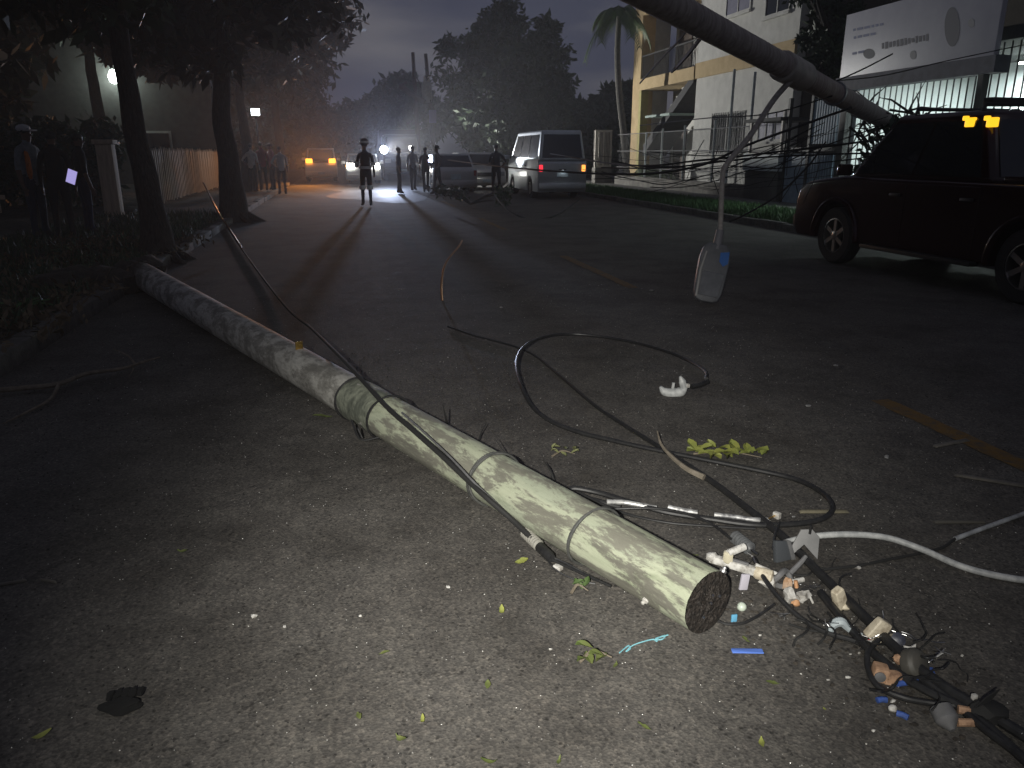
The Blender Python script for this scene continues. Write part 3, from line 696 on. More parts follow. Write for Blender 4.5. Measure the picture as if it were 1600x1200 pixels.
# ------------------------------------------------------------------ vehicles
M_TYRE = mat('tyre', (.014, .014, .014), (.022, .022, .022), 30, .85)
M_RIM = mat('alloy', (.42, .40, .38), rough=.3, metal=.9)
M_TRIM = mat('black_trim', (.018, .018, .018), rough=.55)
M_HL = mat('headlamp_glass', (.55, .56, .58), rough=.12, metal=.4, coat=.5)
M_TLR = mat('tail_lens', (.25, .012, .012), rough=.2, coat=.5)
M_TLA = mat('amber_lens', (.45, .16, .02), rough=.2, coat=.5)
E_WHITE = emat('lit_headlamp', (1, .98, .92), 30); E_BLUEW = emat('lit_cold_lamp', (.72, .82, 1), 55); E_AMBER = emat('lit_amber', (1, .28, .02), 6)
E_RED = emat('lit_red', (1, .03, .05), 1.6); E_ORANGE = emat('lit_orange', (1, .33, .06), 2.2)
M_PLATE = mat('number_plate', (.55, .66, .72), (.42, .5, .52), 9, .4)

def wheel(parent, x, y, r, wd, out):
    """tyre (part) with rim (sub-part); out = +1/-1 the side the rim faces"""
    rot = Matrix.Rotation(math.pi / 2, 3, 'Y')
    prof = [(r * .62, -wd / 2), (r * .93, -wd / 2), (r, -wd * .36), (r, wd * .36), (r * .93, wd / 2), (r * .62, wd / 2), (r * .62, -wd / 2)]
    t = MB().lathe(prof, 28, M4((0, 0, 0), rot), cap=False).build('tyre', M_TYRE, parent); t.location = (x, y, r)
    mb = MB(); mb.lathe([(r * .64, -wd * .3), (r * .64, wd * .46), (r * .58, wd * .48), (r * .56, wd * .30), (r * .56, -wd * .3)], 28, M4((0, 0, 0), rot if out > 0 else Matrix.Rotation(-math.pi / 2, 3, 'Y')))
    for k in range(6):
        a = 2 * math.pi * k / 6; q = Matrix.Rotation(a, 3, 'X')
        mb.box(q @ Vector((out * wd * .36, 0, r * .33)), (.03, r * .15, r * .54), q)
    mb.lathe([(r * .15, 0), (r * .15, wd * .44), (r * .08, wd * .47)], 12, M4((0, 0, 0), rot if out > 0 else Matrix.Rotation(-math.pi / 2, 3, 'Y')))
    mb.build('rim', M_RIM, t)
    return t
def vehicle(name, label, cat, loc, rz, L, W, belt, H, clear, r, ax_f, ax_r, fb, ft, rt, rb, hood, paint, rear_h=None, bed=0, front_lamp=None, rear_lamp=None, lamp_z=None, group=None, hood_y=None, doors=2, bump_m=None, inset=.13):
    """local +Y is forward. fb/ft/rt/rb: y of greenhouse front base, front top, rear top, rear base"""
    t = thing(name, label, cat, loc, rz, group); hw = W / 2; hl = L / 2; rear_h = rear_h or belt
    def arch(yc):
        ra = r * 1.22; a0 = math.asin(min(.95, (r - clear) / ra)) if r > clear else 0
        return [(yc + ra * math.cos(a), r + ra * math.sin(a)) for a in np.linspace(math.pi + a0, -a0, 15)]
    poly = [(-hl, clear + .12), (-hl + .06, clear)] + arch(ax_r) + arch(ax_f) + [(hl - .08, clear), (hl, clear + .14), (hl, hood * .72), (hl - .06, hood * .88), (hl - .28, hood * .97)]
    poly += [(fb + (hl - fb) * .5, hood * 1.01), (fb + .02, belt + .01), (rb, belt), (-hl + .08, rear_h), (-hl, rear_h - .1)]
    q = Matrix.Rotation(math.pi / 2, 3, 'Z')           # prism XZ -> YZ
    body = MB().prism(poly, W, M4((0, 0, 0), q)).build('body', paint, t, bevel=.055, seg=3, angle=50)
    # greenhouse: pillars and roof
    z0, z1 = belt - .02, H; wi = hw - inset; wb = hw - .03; ym = (ft + rt) / 2
    cs = [(-wb, rb, z0), (wb, rb, z0), (wb, fb, z0), (-wb, fb, z0), (-wi, rt, z1), (wi, rt, z1), (wi, ft, z1), (-wi, ft, z1)]
    mb = MB(); mb.add(cs, [(3, 2, 1, 0), (4, 5, 6, 7), (0, 1, 5, 4), (1, 2, 6, 5), (2, 3, 7, 6), (3, 0, 4, 7)])
    mb.build('cabin', paint, t, bevel=.07, seg=3, angle=50)
    V_ = [Vector(c) for c in cs]
    def pane(nm, a, b, c, d, m=M_GLASS, push=.012, u0=.06, u1=.94, v0=.10, v1=.86):
        a, b, c, d = V_[a], V_[b], V_[c], V_[d]
        def pt(u, v): return a.lerp(b, u).lerp(d.lerp(c, u), v)
        n_ = (b - a).cross(d - a).normalized(); cen = (a + b + c + d) / 4
        if n_.dot(cen - Vector((0, ym, (z0 + z1) / 2))) < 0: n_ = -n_
        P_ = [pt(u0, v0), pt(u1, v0), pt(u1, v1), pt(u0, v1)]
        o_ = [p + n_ * push for p in P_]; i_ = [p - n_ * .01 for p in P_]
        return MB().add(o_ + i_, [(0, 1, 2, 3), (7, 6, 5, 4), (0, 4, 5, 1), (1, 5, 6, 2), (2, 6, 7, 3), (3, 7, 4, 0)]).build(nm, m, t, smooth=False)
    pane('windscreen', 3, 2, 6, 7); pane('rear_window', 0, 1, 5, 4)
    for a, b, c, d in ((1, 2, 6, 5), (0, 3, 7, 4)):
        for k in range(doors):
            u0 = .05 + .90 * k / doors + .012; u1 = .05 + .90 * (k + 1) / doors - .012
            pane('side_window', a, b, c, d, u0=u0, u1=u1)
    dl = (fb - rb - .15) / doors
    for s in (-1, 1):
        for k in range(doors):
            y0 = rb + .1 + k * dl; y1 = y0 + dl - .03
            y0c = max(y0, ax_r + r * 1.35); y1c = min(y1, ax_f - r * 1.35)
            d_ = MB().b2((s * hw - .003 * s, y0c, clear + .1), (s * (hw + .008), y1c, belt - .05)).build('door', paint, t, bevel=.003, seg=1)
            MB().box((s * (hw + .022), y0c + .16, belt - .19), (.03, .18, .035)).build('handle', M_TRIM, d_, bevel=.008)
        m_ = MB().box((s * (hw + .10), fb - .12, belt + .09), (.20, .10, .15)).build('mirror', paint, t, bevel=.03)
        wheel(t, s * (hw - .11), ax_f, r, .22, s); wheel(t, s * (hw - .11), ax_r, r, .22, s)
    lz = lamp_z or hood * .74
    for s in (-1, 1):
        MB().box((s * (hw - .24), hl + .008, lz), (.34, .05, .22 if front_lamp else .17)).build('headlight', front_lamp or M_HL, t, bevel=.02)
    MB().box((0, hl + .005, lz - .02), (W - .9, .04, .16)).build('grille', M_TRIM, t, bevel=.01)
    MB().box((0, hl + .03, clear + .2), (W - .08, .14, .2)).build('front_bumper', bump_m or paint, t, bevel=.04)
    MB().box((0, -hl - .03, clear + .2), (W - .08, .14, .2)).build('rear_bumper', bump_m or paint, t, bevel=.04)
    for s in (-1, 1):
        o = MB().box((s * (hw - .10), -hl - .004, rear_h * .80), (.12, .05, .21)).build('tail_light', rear_lamp or M_TLR, t, bevel=.015)
    MB().box((0, -hl - .012, rear_h * .66), (.40, .02, .2)).build('number_plate', M_PLATE, t)
    MB().box((0, hl + .11, clear + .2), (.36, .02, .12)).build('number_plate', M_PLATE, t)
    return t

# dark red pickup at the right edge
M_RED = mat('dark_red_paint', (.020, .0022, .003), rough=.14)
pk_ = vehicle('parked_pickup', 'dark red pickup parked at the right edge of the picture', 'pickup', (7.72, 8.22, 0), 0, 5.3, 1.86, 1.20, 1.96, .32, .39, 1.62, -1.62, 1.50, .72, -.70, -1.0, 1.14, M_RED, bump_m=M_TRIM)
for s in (-1, 1):      # flared arches
    for ya in (1.62, -1.62):
        mb = MB(); pp = [(s * .935, ya + .50 * math.cos(a), .39 + .50 * math.sin(a)) for a in np.linspace(-.1, math.pi + .1, 18)]
        mb.tube(pp, .035, 8); mb.build('wheel_arch', M_RED, pk_)
    MB().box((s * .96, -.05, .33), (.12, 1.9, .05)).build('side_step', M_TRIM, pk_, bevel=.01)
MB().b2((-.86, -2.55, 1.203), (-.78, -1.1, 1.27)).build('bed_rail', M_RED, pk_, bevel=.02); MB().b2((.78, -2.55, 1.203), (.86, -1.1, 1.27)).build('bed_rail', M_RED, pk_, bevel=.02)
rk = MB()
for y in (.5, -.55): MB().tube([(-.76, y, 1.93), (-.74, y, 2.02), (.74, y, 2.02), (.76, y, 1.93)], .022, 8).build('roof_bar', M_TRIM, pk_)
MB().box((0, -.5, 2.06), (1.35, .12, .07)).build('light_bar', M_TRIM, pk_, bevel=.01)
E_AMB2 = emat('lit_marker', (1, .52, .02), 1.4)
for px in (1517, 1551):
    p = PX(px, 191, 6.895) - pk_.location; MB().box(p, (.05, .13, .10)).build('marker_lamp', E_AMB2, pk_, bevel=.012); MB().box(p + Vector((0, .08, .045)), (.045, .06, .05)).build('marker_lamp', E_AMB2, pk_, bevel=.01)
# rear of a van facing away
M_VAN = mat('silver_blue_paint', (.58, .62, .64), (.50, .54, .56), 3, .42, .75, coat=.3)
vn = vehicle('parked_van', 'silver grey passenger van seen from behind with pale number plate', 'van', (7.42, 28.6, 0), 0, 4.9, 1.70, 1.28, 2.26, .24, .33, 1.65, -1.25, 2.2, 1.35, -2.30, -2.42, 1.30, M_VAN, doors=3, inset=.16, rear_h=1.28)
for ch in list(vn.children):
    if ch.name.startswith('tail_light') and ch.data.vertices[0].co.x < 0: ch.data.materials[0] = E_RED; ch['label'] = 'red lit tail light'
    elif ch.name.startswith('tail_light'): ch.data.materials[0] = E_ORANGE; ch['label'] = 'orange lit tail light'
    elif ch.name.startswith('number_plate') and ch.data.vertices[0].co.y < 0: ch.data.materials[0] = M_PLATE
MB().box((0, -2.49, .985), (.24, .05, .025)).build('added_plate_lamp', M_TRIM, vn)  # unseen lamp added to brighten the number plate
_pl = spot('added_plate_light', (7.42, 26.06, .99), (7.42, 26.115, .80), .9, (.95, .98, 1), 120, .5, .02)
# silver car beyond, with a red lamp
M_SIL = mat('silver_paint', (.46, .47, .48), rough=.28, metal=.3, coat=.4); M_WHP = mat('white_paint', (.62, .62, .60), rough=.3, coat=.4); M_DKP = mat('dark_blue_paint', (.015, .018, .03), rough=.3, coat=.4)
sv = vehicle('parked_car', 'silver car seen from behind to the left of the van with a red tail light', 'car', (4.5, 33.4, 0), 0, 4.3, 1.75, .95, 1.50, .2, .31, 1.35, -1.3, .95, .25, -1.0, -1.75, .92, M_SIL)
for ch in list(sv.children):
    if ch.name.startswith('tail_light') and ch.data.vertices[0].co.x < 0: ch.data.materials[0] = E_RED; ch['label'] = 'red lit tail light'
w2 = vehicle('parked_car', 'white car left of the van facing us with one glaring headlight', 'car', (5.9, 35.2, 0), R(184), 4.3, 1.75, .98, 1.55, .2, .31, 1.35, -1.3, .95, .25, -1.1, -1.85, .92, M_WHP)
for ch in list(w2.children):
    if ch.name.startswith('headlight') and ch.data.vertices[0].co.x > 0: ch.data.materials[0] = E_WHITE; ch['label'] = 'glaring lit headlight'
spot('headlight_beam', (5.25, 32.7, .75), (6.3, 27.5, .9), 160, (1, .98, .93), 90, .9, .1)
# oncoming cars
am = vehicle('parked_jeep', 'pale jeep facing the street with two glowing amber front lamps', 'jeep', (-.95, 47.2, 0), math.pi, 4.3, 1.72, 1.12, 1.80, .26, .37, 1.3, -1.3, .75, .45, -1.7, -1.95, 1.08, M_WHP, front_lamp=E_AMBER, lamp_z=1.12)
for s in (-1, 1): spot('amber_beam', (-.95 + s * .62, 44.9, 1.15), (-3.4, 28, 2.2), 1300, (1, .36, .07), 50, .9, .12)
wc = vehicle('parked_car', 'white car with blazing headlights behind the firefighter', 'car', (1.22, 43.2, 0), math.pi, 4.3, 1.75, .98, 1.5, .2, .31, 1.35, -1.3, .95, .25, -1.1, -1.85, .92, M_WHP, front_lamp=E_WHITE, lamp_z=.92)
spot('headlight_beam', (.58, 40.9, .95), (-.6, 30, 2.4), 520, (1, .97, .9), 56, .9, .12)
spot('headlight_beam', (1.86, 40.9, .95), (1.0, 30, 2.4), 520, (1, .97, .9), 56, .9, .12)
# dark rescue truck with a cold work lamp on its corner
tk = vehicle('rescue_truck', 'tall dark truck with a blinding cold white work lamp', 'truck', (3.6, 49.0, 0), math.pi, 6.6, 2.2, 1.5, 2.55, .4, .45, 2.2, -1.9, 2.7, 2.3, -.2, -.4, 1.5, M_DKP, rear_h=1.7, front_lamp=M_HL)
MB().b2((-1.08, -3.2, 1.52), (1.08, -.5, 2.9)).build('box_body', M_DKP, tk, bevel=.04)
lpw = PY(600, 234, 45.2)
wlp = thing('work_lamp', 'round blue white work lamp at the front corner of the dark truck', 'lamp', lpw)
MB().lathe([(.10, .16), (.2, .10), (.24, 0), (.22, -.02)], 18, M4((0, 0, 0), Matrix.Rotation(-math.pi / 2, 3, 'X'))).build('housing', M_STEEL, wlp)
MB().lathe([(.02, .035), (.16, .02), (.21, 0), (.2, -.01)], 18, M4((0, -.02, 0), Matrix.Rotation(math.pi / 2, 3, 'X'))).build('lens', E_BLUEW, wlp)
MB().tube([(0, .1, 0), (.35, .5, -.05)], .03, 6).build('arm', M_IRON, wlp)
spot('work_light_front', (lpw.x, lpw.y - .25, lpw.z), (1.2, 10, 3.8), 5200, (.60, .71, 1), 46, 1.0, .18)
ml = PY(641, 231, 45.6) - tk.location
MB().box((-ml.x, -ml.y, ml.z), (.10, .06, .22)).build('marker_lamp', E_WHITE, tk, bevel=.01)
spot('work_light', (lpw.x, lpw.y - .25, lpw.z), (13.4, 31.5, 4.0), 9600, (1, .99, .95), 71, .8, .18)

# ------------------------------------------------------------------ people
def person(label, loc, rz, H=1.74, shirt=None, trousers=None, shoes=None, armL='down', armR='down', sleeve='short', stride=.0, hair=None, fingers=False, group=None, lean=0, skin=None):
    k = H / 1.74; t = thing('person', label, 'person', loc, rz, group)
    V = []; E_ = []; Rr = []; Lb = []
    def v(p, r, lab, par=None):
        V.append(Vector(p) * k); Rr.append((r * k, r * k) if not isinstance(r, tuple) else (r[0] * k, r[1] * k)); i = len(V) - 1
        if par is not None: E_.append((par, i, lab))
        return i
    SK, SH, TR, BO, AR = 0, 1, 2, 3, 1
    L_ = lean
    pel = v((0, 0, .95), (.155, .115), TR); sp = v((0, L_ * .15, 1.10), (.145, .10), SH, pel); ch = v((0, L_ * .35, 1.29), (.17, .115), SH, sp)
    nb = v((0, L_ * .5, 1.43), (.10, .075), SH, ch); nk = v((0, L_ * .55 + .01, 1.50), .052, SK, nb)
    jaw = v((0, L_ * .65 + .035, 1.575), (.062, .075), SK, nk); hd = v((0, L_ * .7 + .02, 1.655), (.074, .092), SK, jaw); tp = v((0, L_ * .72 + .01, 1.715), (.055, .07), SK, hd)
    for s, arm in ((-1, armL), (1, armR)):
        sh_ = v((s * .175, L_ * .45, 1.395), .062, SH, nb)
        if arm == 'down': el, wr, hn = (s * .235, -.01 + L_ * .4, 1.12), (s * .255, .05 + L_ * .35, .87), (s * .25, .075 + L_ * .35, .79)
        elif arm == 'bent': el, wr, hn = (s * .25, -.02, 1.12), (s * .17, .22, 1.10), (s * .13, .29, 1.11)
        elif arm == 'hip': el, wr, hn = (s * .36, -.06, 1.16), (s * .20, .03, .99), (s * .15, .06, .97)
        else: el, wr, hn = (s * .24, .06, 1.12), (s * .16, .20, 1.32), (s * .13, .22, 1.40)
        e = v(el, .043, AR, sh_); w_ = v(wr, .030, SK if sleeve == 'short' else SH, e); h = v(hn, (.036, .024), SK, w_)
        if fingers:
            d = (Vector(hn) - Vector(wr)).normalized(); sd = d.orthogonal().normalized() if abs(d.z) < .9 else Vector((0, 1, 0)); fw_ = d.cross(sd).normalized()
            for q in range(4):
                o = sd * (q - 1.5) * .019; ln = (.07, .08, .076, .06)[q]
                a = v(Vector(hn) + o + d * .045, .0085, SK, h); b = v(Vector(hn) + o + d * (.045 + ln * .5) + fw_ * .006, .0078, SK, a); v(Vector(hn) + o * .95 + d * (.04 + ln * .9) + fw_ * .02, .0065, SK, b)
            a = v(Vector(hn) + sd * .045 - d * .01, .0095, SK, h); v(Vector(hn) + sd * .062 + d * .035, .0075, SK, a)
    for s in (-1, 1):
        st = stride * s
        hp = v((s * .092, 0, .89), .098, TR, pel); kn = v((s * .105, st * .5 + .015, .49), .062, TR, hp); an = v((s * .11, st - .01, .10), .045, TR, kn)
        v((s * .112, st - .045, .045), .036, BO, an); tt = v((s * .125, st + .13, .035), .034, BO, an)
    me = bpy.data.meshes.new('body'); me.from_pydata([tuple(p) for p in V], [(a, b) for a, b, c in E_], [])
    o = bpy.data.objects.new('body', me); COL.objects.link(o)
    md = o.modifiers.new('skin', 'SKIN'); md.use_smooth_shade = True
    sv_ = me.skin_vertices[0].data
    for i, r in enumerate(Rr): sv_[i].radius = r; sv_[i].use_root = (i == 0)
    ss = o.modifiers.new('sub', 'SUBSURF'); ss.levels = 2 if fingers else 1
    dg = bpy.context.evaluated_depsgraph_get(); me2 = bpy.data.meshes.new_from_object(o.evaluated_get(dg)); bpy.data.objects.remove(o)
    for m in (skin or M_SKIN, shirt, trousers, shoes or M_TRIM): me2.materials.append(m)
    seg = [(np.array(V[a]), np.array(V[b]), c, max(Rr[a]) + max(Rr[b])) for a, b, c in E_]
    nf = len(me2.polygons); ce = np.empty(nf * 3); me2.polygons.foreach_get('center', ce); ce = ce.reshape(-1, 3)
    best = np.full(nf, 1e9); lab = np.zeros(nf, int)
    for a, b, c, rr in seg:
        ab = b - a; tt_ = np.clip(((ce - a) @ ab) / (ab @ ab), 0, 1); dd = np.linalg.norm(ce - (a + tt_[:, None] * ab), axis=1) - rr * .5
        k2 = dd < best; best[k2] = dd[k2]; lab[k2] = c
    me2.polygons.foreach_set('material_index', lab.astype(np.int32)); me2.polygons.foreach_set('use_smooth', np.ones(nf, bool)); me2.update()
    bo = bpy.data.objects.new('body', me2); COL.objects.link(bo); bo.parent = t
    hc = Vector(V[hd]); 
    mb = MB(); mb.blob((0, -.012 * k, .03 * k), (.165 * k, .20 * k, .165 * k), 3, .02)
    mb.v = [p for p in mb.v]; hh = mb.build('hair', hair or M_HAIR, t); hh.location = hc
    mb = MB()
    for s in (-1, 1): mb.blob((s * .032 * k, .092 * k, -.012 * k), (.022 * k, .012 * k, .012 * k), 1, 0, 1)
    ey = mb.build('eyes', M_BLACKM, t); ey.location = hc
    mb = MB(); mb.blob((0, .10 * k, -.038 * k), (.028 * k, .036 * k, .045 * k), 1, 0, 1)
    for s in (-1, 1): mb.blob((s * .078 * k, .0, -.02 * k), (.018 * k, .04 * k, .06 * k), 1, 0, 1)
    mb.blob((0, .085 * k, -.075 * k), (.05 * k, .02 * k, .014 * k), 1, 0, 1)
    nn = mb.build('face_features', skin or M_SKIN, t); nn.location = hc
    return t
C_ = {}
def cloth(name, c, r=.85): 
    if name not in C_: C_[name] = mat(name, c, tuple(x * .7 for x in c), 14, r, bump=.3)
    return C_[name]
GZ = .12
# three bystanders on the left pavement
g = D(60, 210, 12.6); pos = G(66, 372, GZ)
pA = person('bystander at the far left in a pale cap and grey shirt with orange panel', (pos.x, pos.y, GZ), R(-115), 1.80, cloth('grey_shirt', (.22, .25, .28)), cloth('blue_jeans', (.02, .03, .06)), armL='bent', armR='down', fingers=True)
hz = 1.655 * 1.80 / 1.74
MB().blob((0, -.01, hz + .065), (.205, .235, .14), 2, .02).build('cap', mat('pale_cap', (.70, .71, .74), (.58, .59, .62), 8, .8), pA)
MB().prism([(-.09, -.012), (.09, -.012), (.09, .012), (-.09, .012)], .13, M4((0, .12, hz + .035))).build('cap_peak', MATS['pale_cap'], pA, bevel=.008)
mb = MB()
for s in (1,):
    mb.tube([(.10, .06, 1.42), (.12, .095, 1.30), (.115, .09, 1.10), (.10, .075, .98)], [.026, .040, .044, .024], 10, smooth=4)
mb.build('orange_panel', cloth('orange_cloth', (.75, .20, .02)), pA)
pos = G(104, 372, GZ)
person('bystander seen from behind in dark clothes holding a glowing lilac panel', (pos.x, pos.y, GZ), R(10), 1.72, cloth('black_shirt', (.012, .012, .013)), cloth('dark_trousers', (.018, .018, .022)), armL='down', armR='down', fingers=True, sleeve='long')
ph = thing('lilac_glow_panel', 'lilac panel with an added glow held by the dark bystander', 'glow_panel', D(112, 276, 12.15))
ph.rotation_euler = (R(14), R(24), R(-4)); MB().box((0, 0, 0), (.15, .012, .24)).build('case', M_TRIM, ph, bevel=.006); MB().box((0, -.0075, 0), (.138, .003, .225)).build('glow_face', emat('lilac_glow', (.34, .30, .62), 1.1), ph)  # glow made up so the lilac patch shows in the dark
pos = G(142, 366, GZ)
person('bystander in navy trousers and a dark top beside the pale gate pillar', (pos.x, pos.y, GZ), R(-60), 1.70, cloth('black_shirt', (.012, .012, .013)), cloth('navy_trousers', (.012, .016, .06)), armL='hip', armR='down', fingers=True)
# firefighter
M_SUIT = cloth('dark_turnout_suit', (.020, .020, .024)); M_REFL = mat('reflective_tape', (.90, .90, .88), rough=.25)
pos = G(574, 322)
ff = person('firefighter in dark suit with bright reflective bands standing in the road', (pos.x, pos.y, 0), R(165), 1.82, M_SUIT, M_SUIT, sleeve='long', armR='bent', armL='down')
kf = 1.82 / 1.74
def band(parts, nm, M=M_REFL): return parts.build(nm, M, ff)
for s in (-1, 1): band(MB().lathe([(.092, -.06), (.096, 0), (.092, .06)], 14, M4((s * .108 * kf, .01, .54))), 'leg_band')
band(MB().lathe([(.072, -.045), (.074, 0), (.072, .045)], 12, M4((-.235 * kf, -.01, 1.16 * kf), align((.1, -.1, -1)))), 'sleeve_band')
band(MB().lathe([(.072, -.045), (.074, 0), (.072, .045)], 12, M4((.235 * kf, -.02, 1.18 * kf), align((.1, -.1, -1)))), 'sleeve_band')
hl = MB().lathe([(.150, -.015), (.148, .0), (.135, .02), (.125, .08), (.09, .13), (.03, .155)], 18, M4((0, .0, 1.70 * kf))).build('helmet', M_TRIM, ff)
MB().lathe([(.141, .015), (.139, .05), (.134, .075)], 18, M4((0, .0, 1.70 * kf))).build('helmet_band', M_REFL, hl)
band(MB().lathe([(.1, -.04), (.178, -.035), (.18, .035), (.1, .04)], 20, M4((0, .0, 1.06 * kf))), 'jacket_band')
# group under the flood lamp, and onlookers in the middle
grp = [(392, 300, 31.0, 'white_shirt', (.6, .6, .6), 'man in a white shirt at the left of the group under the flood lamp'),
       (408, 302, 31.6, 'maroon_shirt', (.20, .04, .05), 'person in a maroon top in the group under the flood lamp'),
       (423, 303, 32.4, 'pink_shirt', (.42, .2, .22), 'person in a pink top second from right under the flood lamp'),
       (437, 302, 31.2, 'light_grey_shirt', (.42, .42, .44), 'person in a light grey top at the right of the group under the flood lamp')]
for px, py, Y, nm, c, lab in grp:
    p = PY(px, 240, Y); person(lab, (p.x, Y, GZ if p.x < XL - .1 else 0), R(random.uniform(-60, 200)), random.uniform(1.62, 1.8), cloth(nm, c), cloth('dark_trousers', (.018, .018, .022)), armL=random.choice(['bent', 'down', 'hip']), armR='down')
grp = [(622, 31.0, (.05, .05, .09), 'onlooker in a dark blue top right of the cold work lamp'), (644, 33.5, (.35, .35, .37), 'onlooker in a pale top in front of the dark truck'),
       (664, 32.0, (.03, .03, .03), 'onlooker dressed in black left of the silver car'), (683, 30.0, (.09, .07, .08), 'onlooker in a dark brown top beside the silver car'), (775, 29.4, (.02, .02, .024), 'person in black standing between the white car and the van')]
for i, (px, Y, c, lab) in enumerate(grp):
    p = PY(px, 240, Y); person(lab, (p.x, Y, 0), R(random.uniform(90, 270)), random.uniform(1.58, 1.82), stride=random.uniform(.05, .18), shirt=cloth('onlooker_top_%d' % i, c), trousers=cloth('dark_trousers', (.018, .018, .022)), armL=random.choice(['bent', 'down', 'hip']), armR=random.choice(['down', 'bent']))

# ------------------------------------------------------------------ leaning pole with street light hanging from it
A_ = D(1240, 112, 8.2); B_ = D(1428, 212, 13.2)
dr = (B_ - A_).normalized(); s0 = -(B_.z - .12) / dr.z; foot = B_ + dr * s0; tip = A_ - dr * 5.2
lpole = thing('leaning_pole', 'broken brown utility pole leaning across the street at the top right above the pickup', 'utility pole', foot)
Lp = (tip - foot).length; q = align(tip - foot)
mb = MB(); prof = []
for i in range(41):
    s = i / 40; prof.append((.15 - .035 * s + .0012 * math.sin(i * 1.7), Lp * s))
mb.lathe(prof, 20, M4((0, 0, 0), q))
mb.build('shaft', mat('brown_pole', (.25, .22, .195), (.42, .375, .335), 4, .9, bump=.6, stretch=(5, 5, .5)), lpole)
def on_pole(px):
    lo, hi = 0, 1
    best = min(((abs(proj(foot.lerp(tip, i / 400))[0] - px), i / 400) for i in range(400)))[1]; return best
sc_ = on_pole(1240)
mb = MB(); mb.lathe([(.140, -.34), (.152, -.33), (.152, .33), (.140, .34)], 20, M4((tip - foot) * sc_, q)); mb.build('collar', mat('grey_sleeve', (.50, .47, .42), (.34, .32, .28), 7, .7, bump=.3), lpole)
for px in (1305,):
    s = on_pole(px); MB().lathe([(.12, -.02), (.146, -.018), (.146, .018), (.12, .02)], 20, M4((tip - foot) * s, q)).build('band', M_STEEL, lpole)
# splintered butt and rubbish at the foot end
mb = MB(); rnd = random.Random(4); c0 = (tip - foot) * on_pole(1385)
for k in range(40):
    d = Vector((rnd.uniform(-1, 1), rnd.uniform(-1, 1), rnd.uniform(-1.2, .7))).normalized(); p = c0 + Vector((rnd.uniform(-.5, .5), rnd.uniform(-.3, .3), rnd.uniform(-.25, .15)))
    mb.tube([p, p + d * .3 + Vector((0, 0, .05)), p + d * rnd.uniform(.45, .8)], [.02, .014, .004], 5)
mb.build('tangled_twigs', M_BARK, lpole)
tg = thing('hanging_branch', 'dark leafy branch caught on the leaning pole above the pickup bonnet', 'branch', foot + c0 - Vector((.1, .25, .35)))
MB().tube([(0, 0, .3), (.2, 0, 0), (.5, .1, -.3)], [.03, .025, .01], 6, smooth=4).build('stem', M_BARK, tg)
leaf_mesh('leaves', [[.1, 0, .1], [.4, 0, -.1], [-.15, 0, -.2], [.3, .1, -.45]], [.35, .35, .3, .3], 110, .16, M_LEAF, tg, 8)

lt = thing('street_light', 'grey street light head with blue sticker hanging upside down from the leaning pole', 'street light', D(1103, 474, 7.88))
def rel(p): return Vector(p) - lt.location
a0 = foot.lerp(tip, sc_) + Vector((-.02, -.16, -.02))
arm = [rel(a0), rel(D(1212, 152, 8.05)), rel(D(1172, 212, 7.95)), rel(D(1136, 256, 7.86)), rel(D(1129, 276, 7.85)), rel(D(1127, 320, 7.85)), rel(D(1125, 368, 7.86))]
MB().tube(arm, [.030, .030, .029, .028, .027, .027, .026], 10, smooth=6).build('arm', mat('worn_galvanised', (.42, .39, .35), (.28, .26, .235), 25, .6, .3, bump=.2), lt)
hT = rel(D(1121, 381, 7.86)); hB = rel(D(1102, 472, 7.88)); ax_ = (hB - hT); ln_ = ax_.length; ax_n = ax_.normalized()
face = (Vector((-.25, -1, .15))); face = (face - ax_n * face.dot(ax_n)).normalized(); side = ax_n.cross(face).normalized()
RM = Matrix((side, face, ax_n)).transposed()
MB().tube([rel(D(1125.5, 360, 7.86)), hT + ax_n * .06], [.04, .046], 12).build('socket', mat('socket_grey', (.17, .17, .18), rough=.5), lt)
prof = [(-.085, 0), (.085, 0), (.135, .05), (.155, .16), (.15, .34), (.14, ln_ - .1), (.115, ln_ - .02), (.06, ln_), (-.06, ln_), (-.115, ln_ - .02), (-.14, ln_ - .1), (-.15, .34), (-.155, .16), (-.135, .05)]
hd_ = MB().prism(prof, .085, Matrix.Translation(hT) @ RM.to_4x4()).build('housing', mat('lamp_housing', (.11, .115, .125), (.08, .084, .092), 10, .5, bump=.1), lt, bevel=.022, seg=3)
def on_head(x, z): return hT + side * x + ax_n * z + face * .0435
MB().prism([(-.13, .3), (-.02, .3), (.105, .3), (.10, ln_ - .06), (-.10, ln_ - .06)][:], .012, Matrix.Translation(hT + face * .045) @ RM.to_4x4()).build('lens', mat('dull_lens', (.12, .126, .138), (.085, .09, .10), 12, .35), lt, bevel=.004, seg=1)
sx = side.dot(_rt) > 0
s_ = 1 if sx else -1
MB().prism([(s_ * .04, .09), (s_ * .13, .07), (s_ * .135, .19), (s_ * .09, .225), (s_ * .045, .18)], .006, Matrix.Translation(hT + face * .046) @ RM.to_4x4()).build('sticker', mat('blue_sticker', (.02, .11, .36), rough=.5), lt, smooth=False)
MB().tube([on_head(-s_ * .10, .10), on_head(-s_ * .125, ln_ * .5), on_head(-s_ * .115, ln_ - .04)], .012, 6).build('seam', mat('pale_seam', (.26, .26, .25), rough=.5), lt)

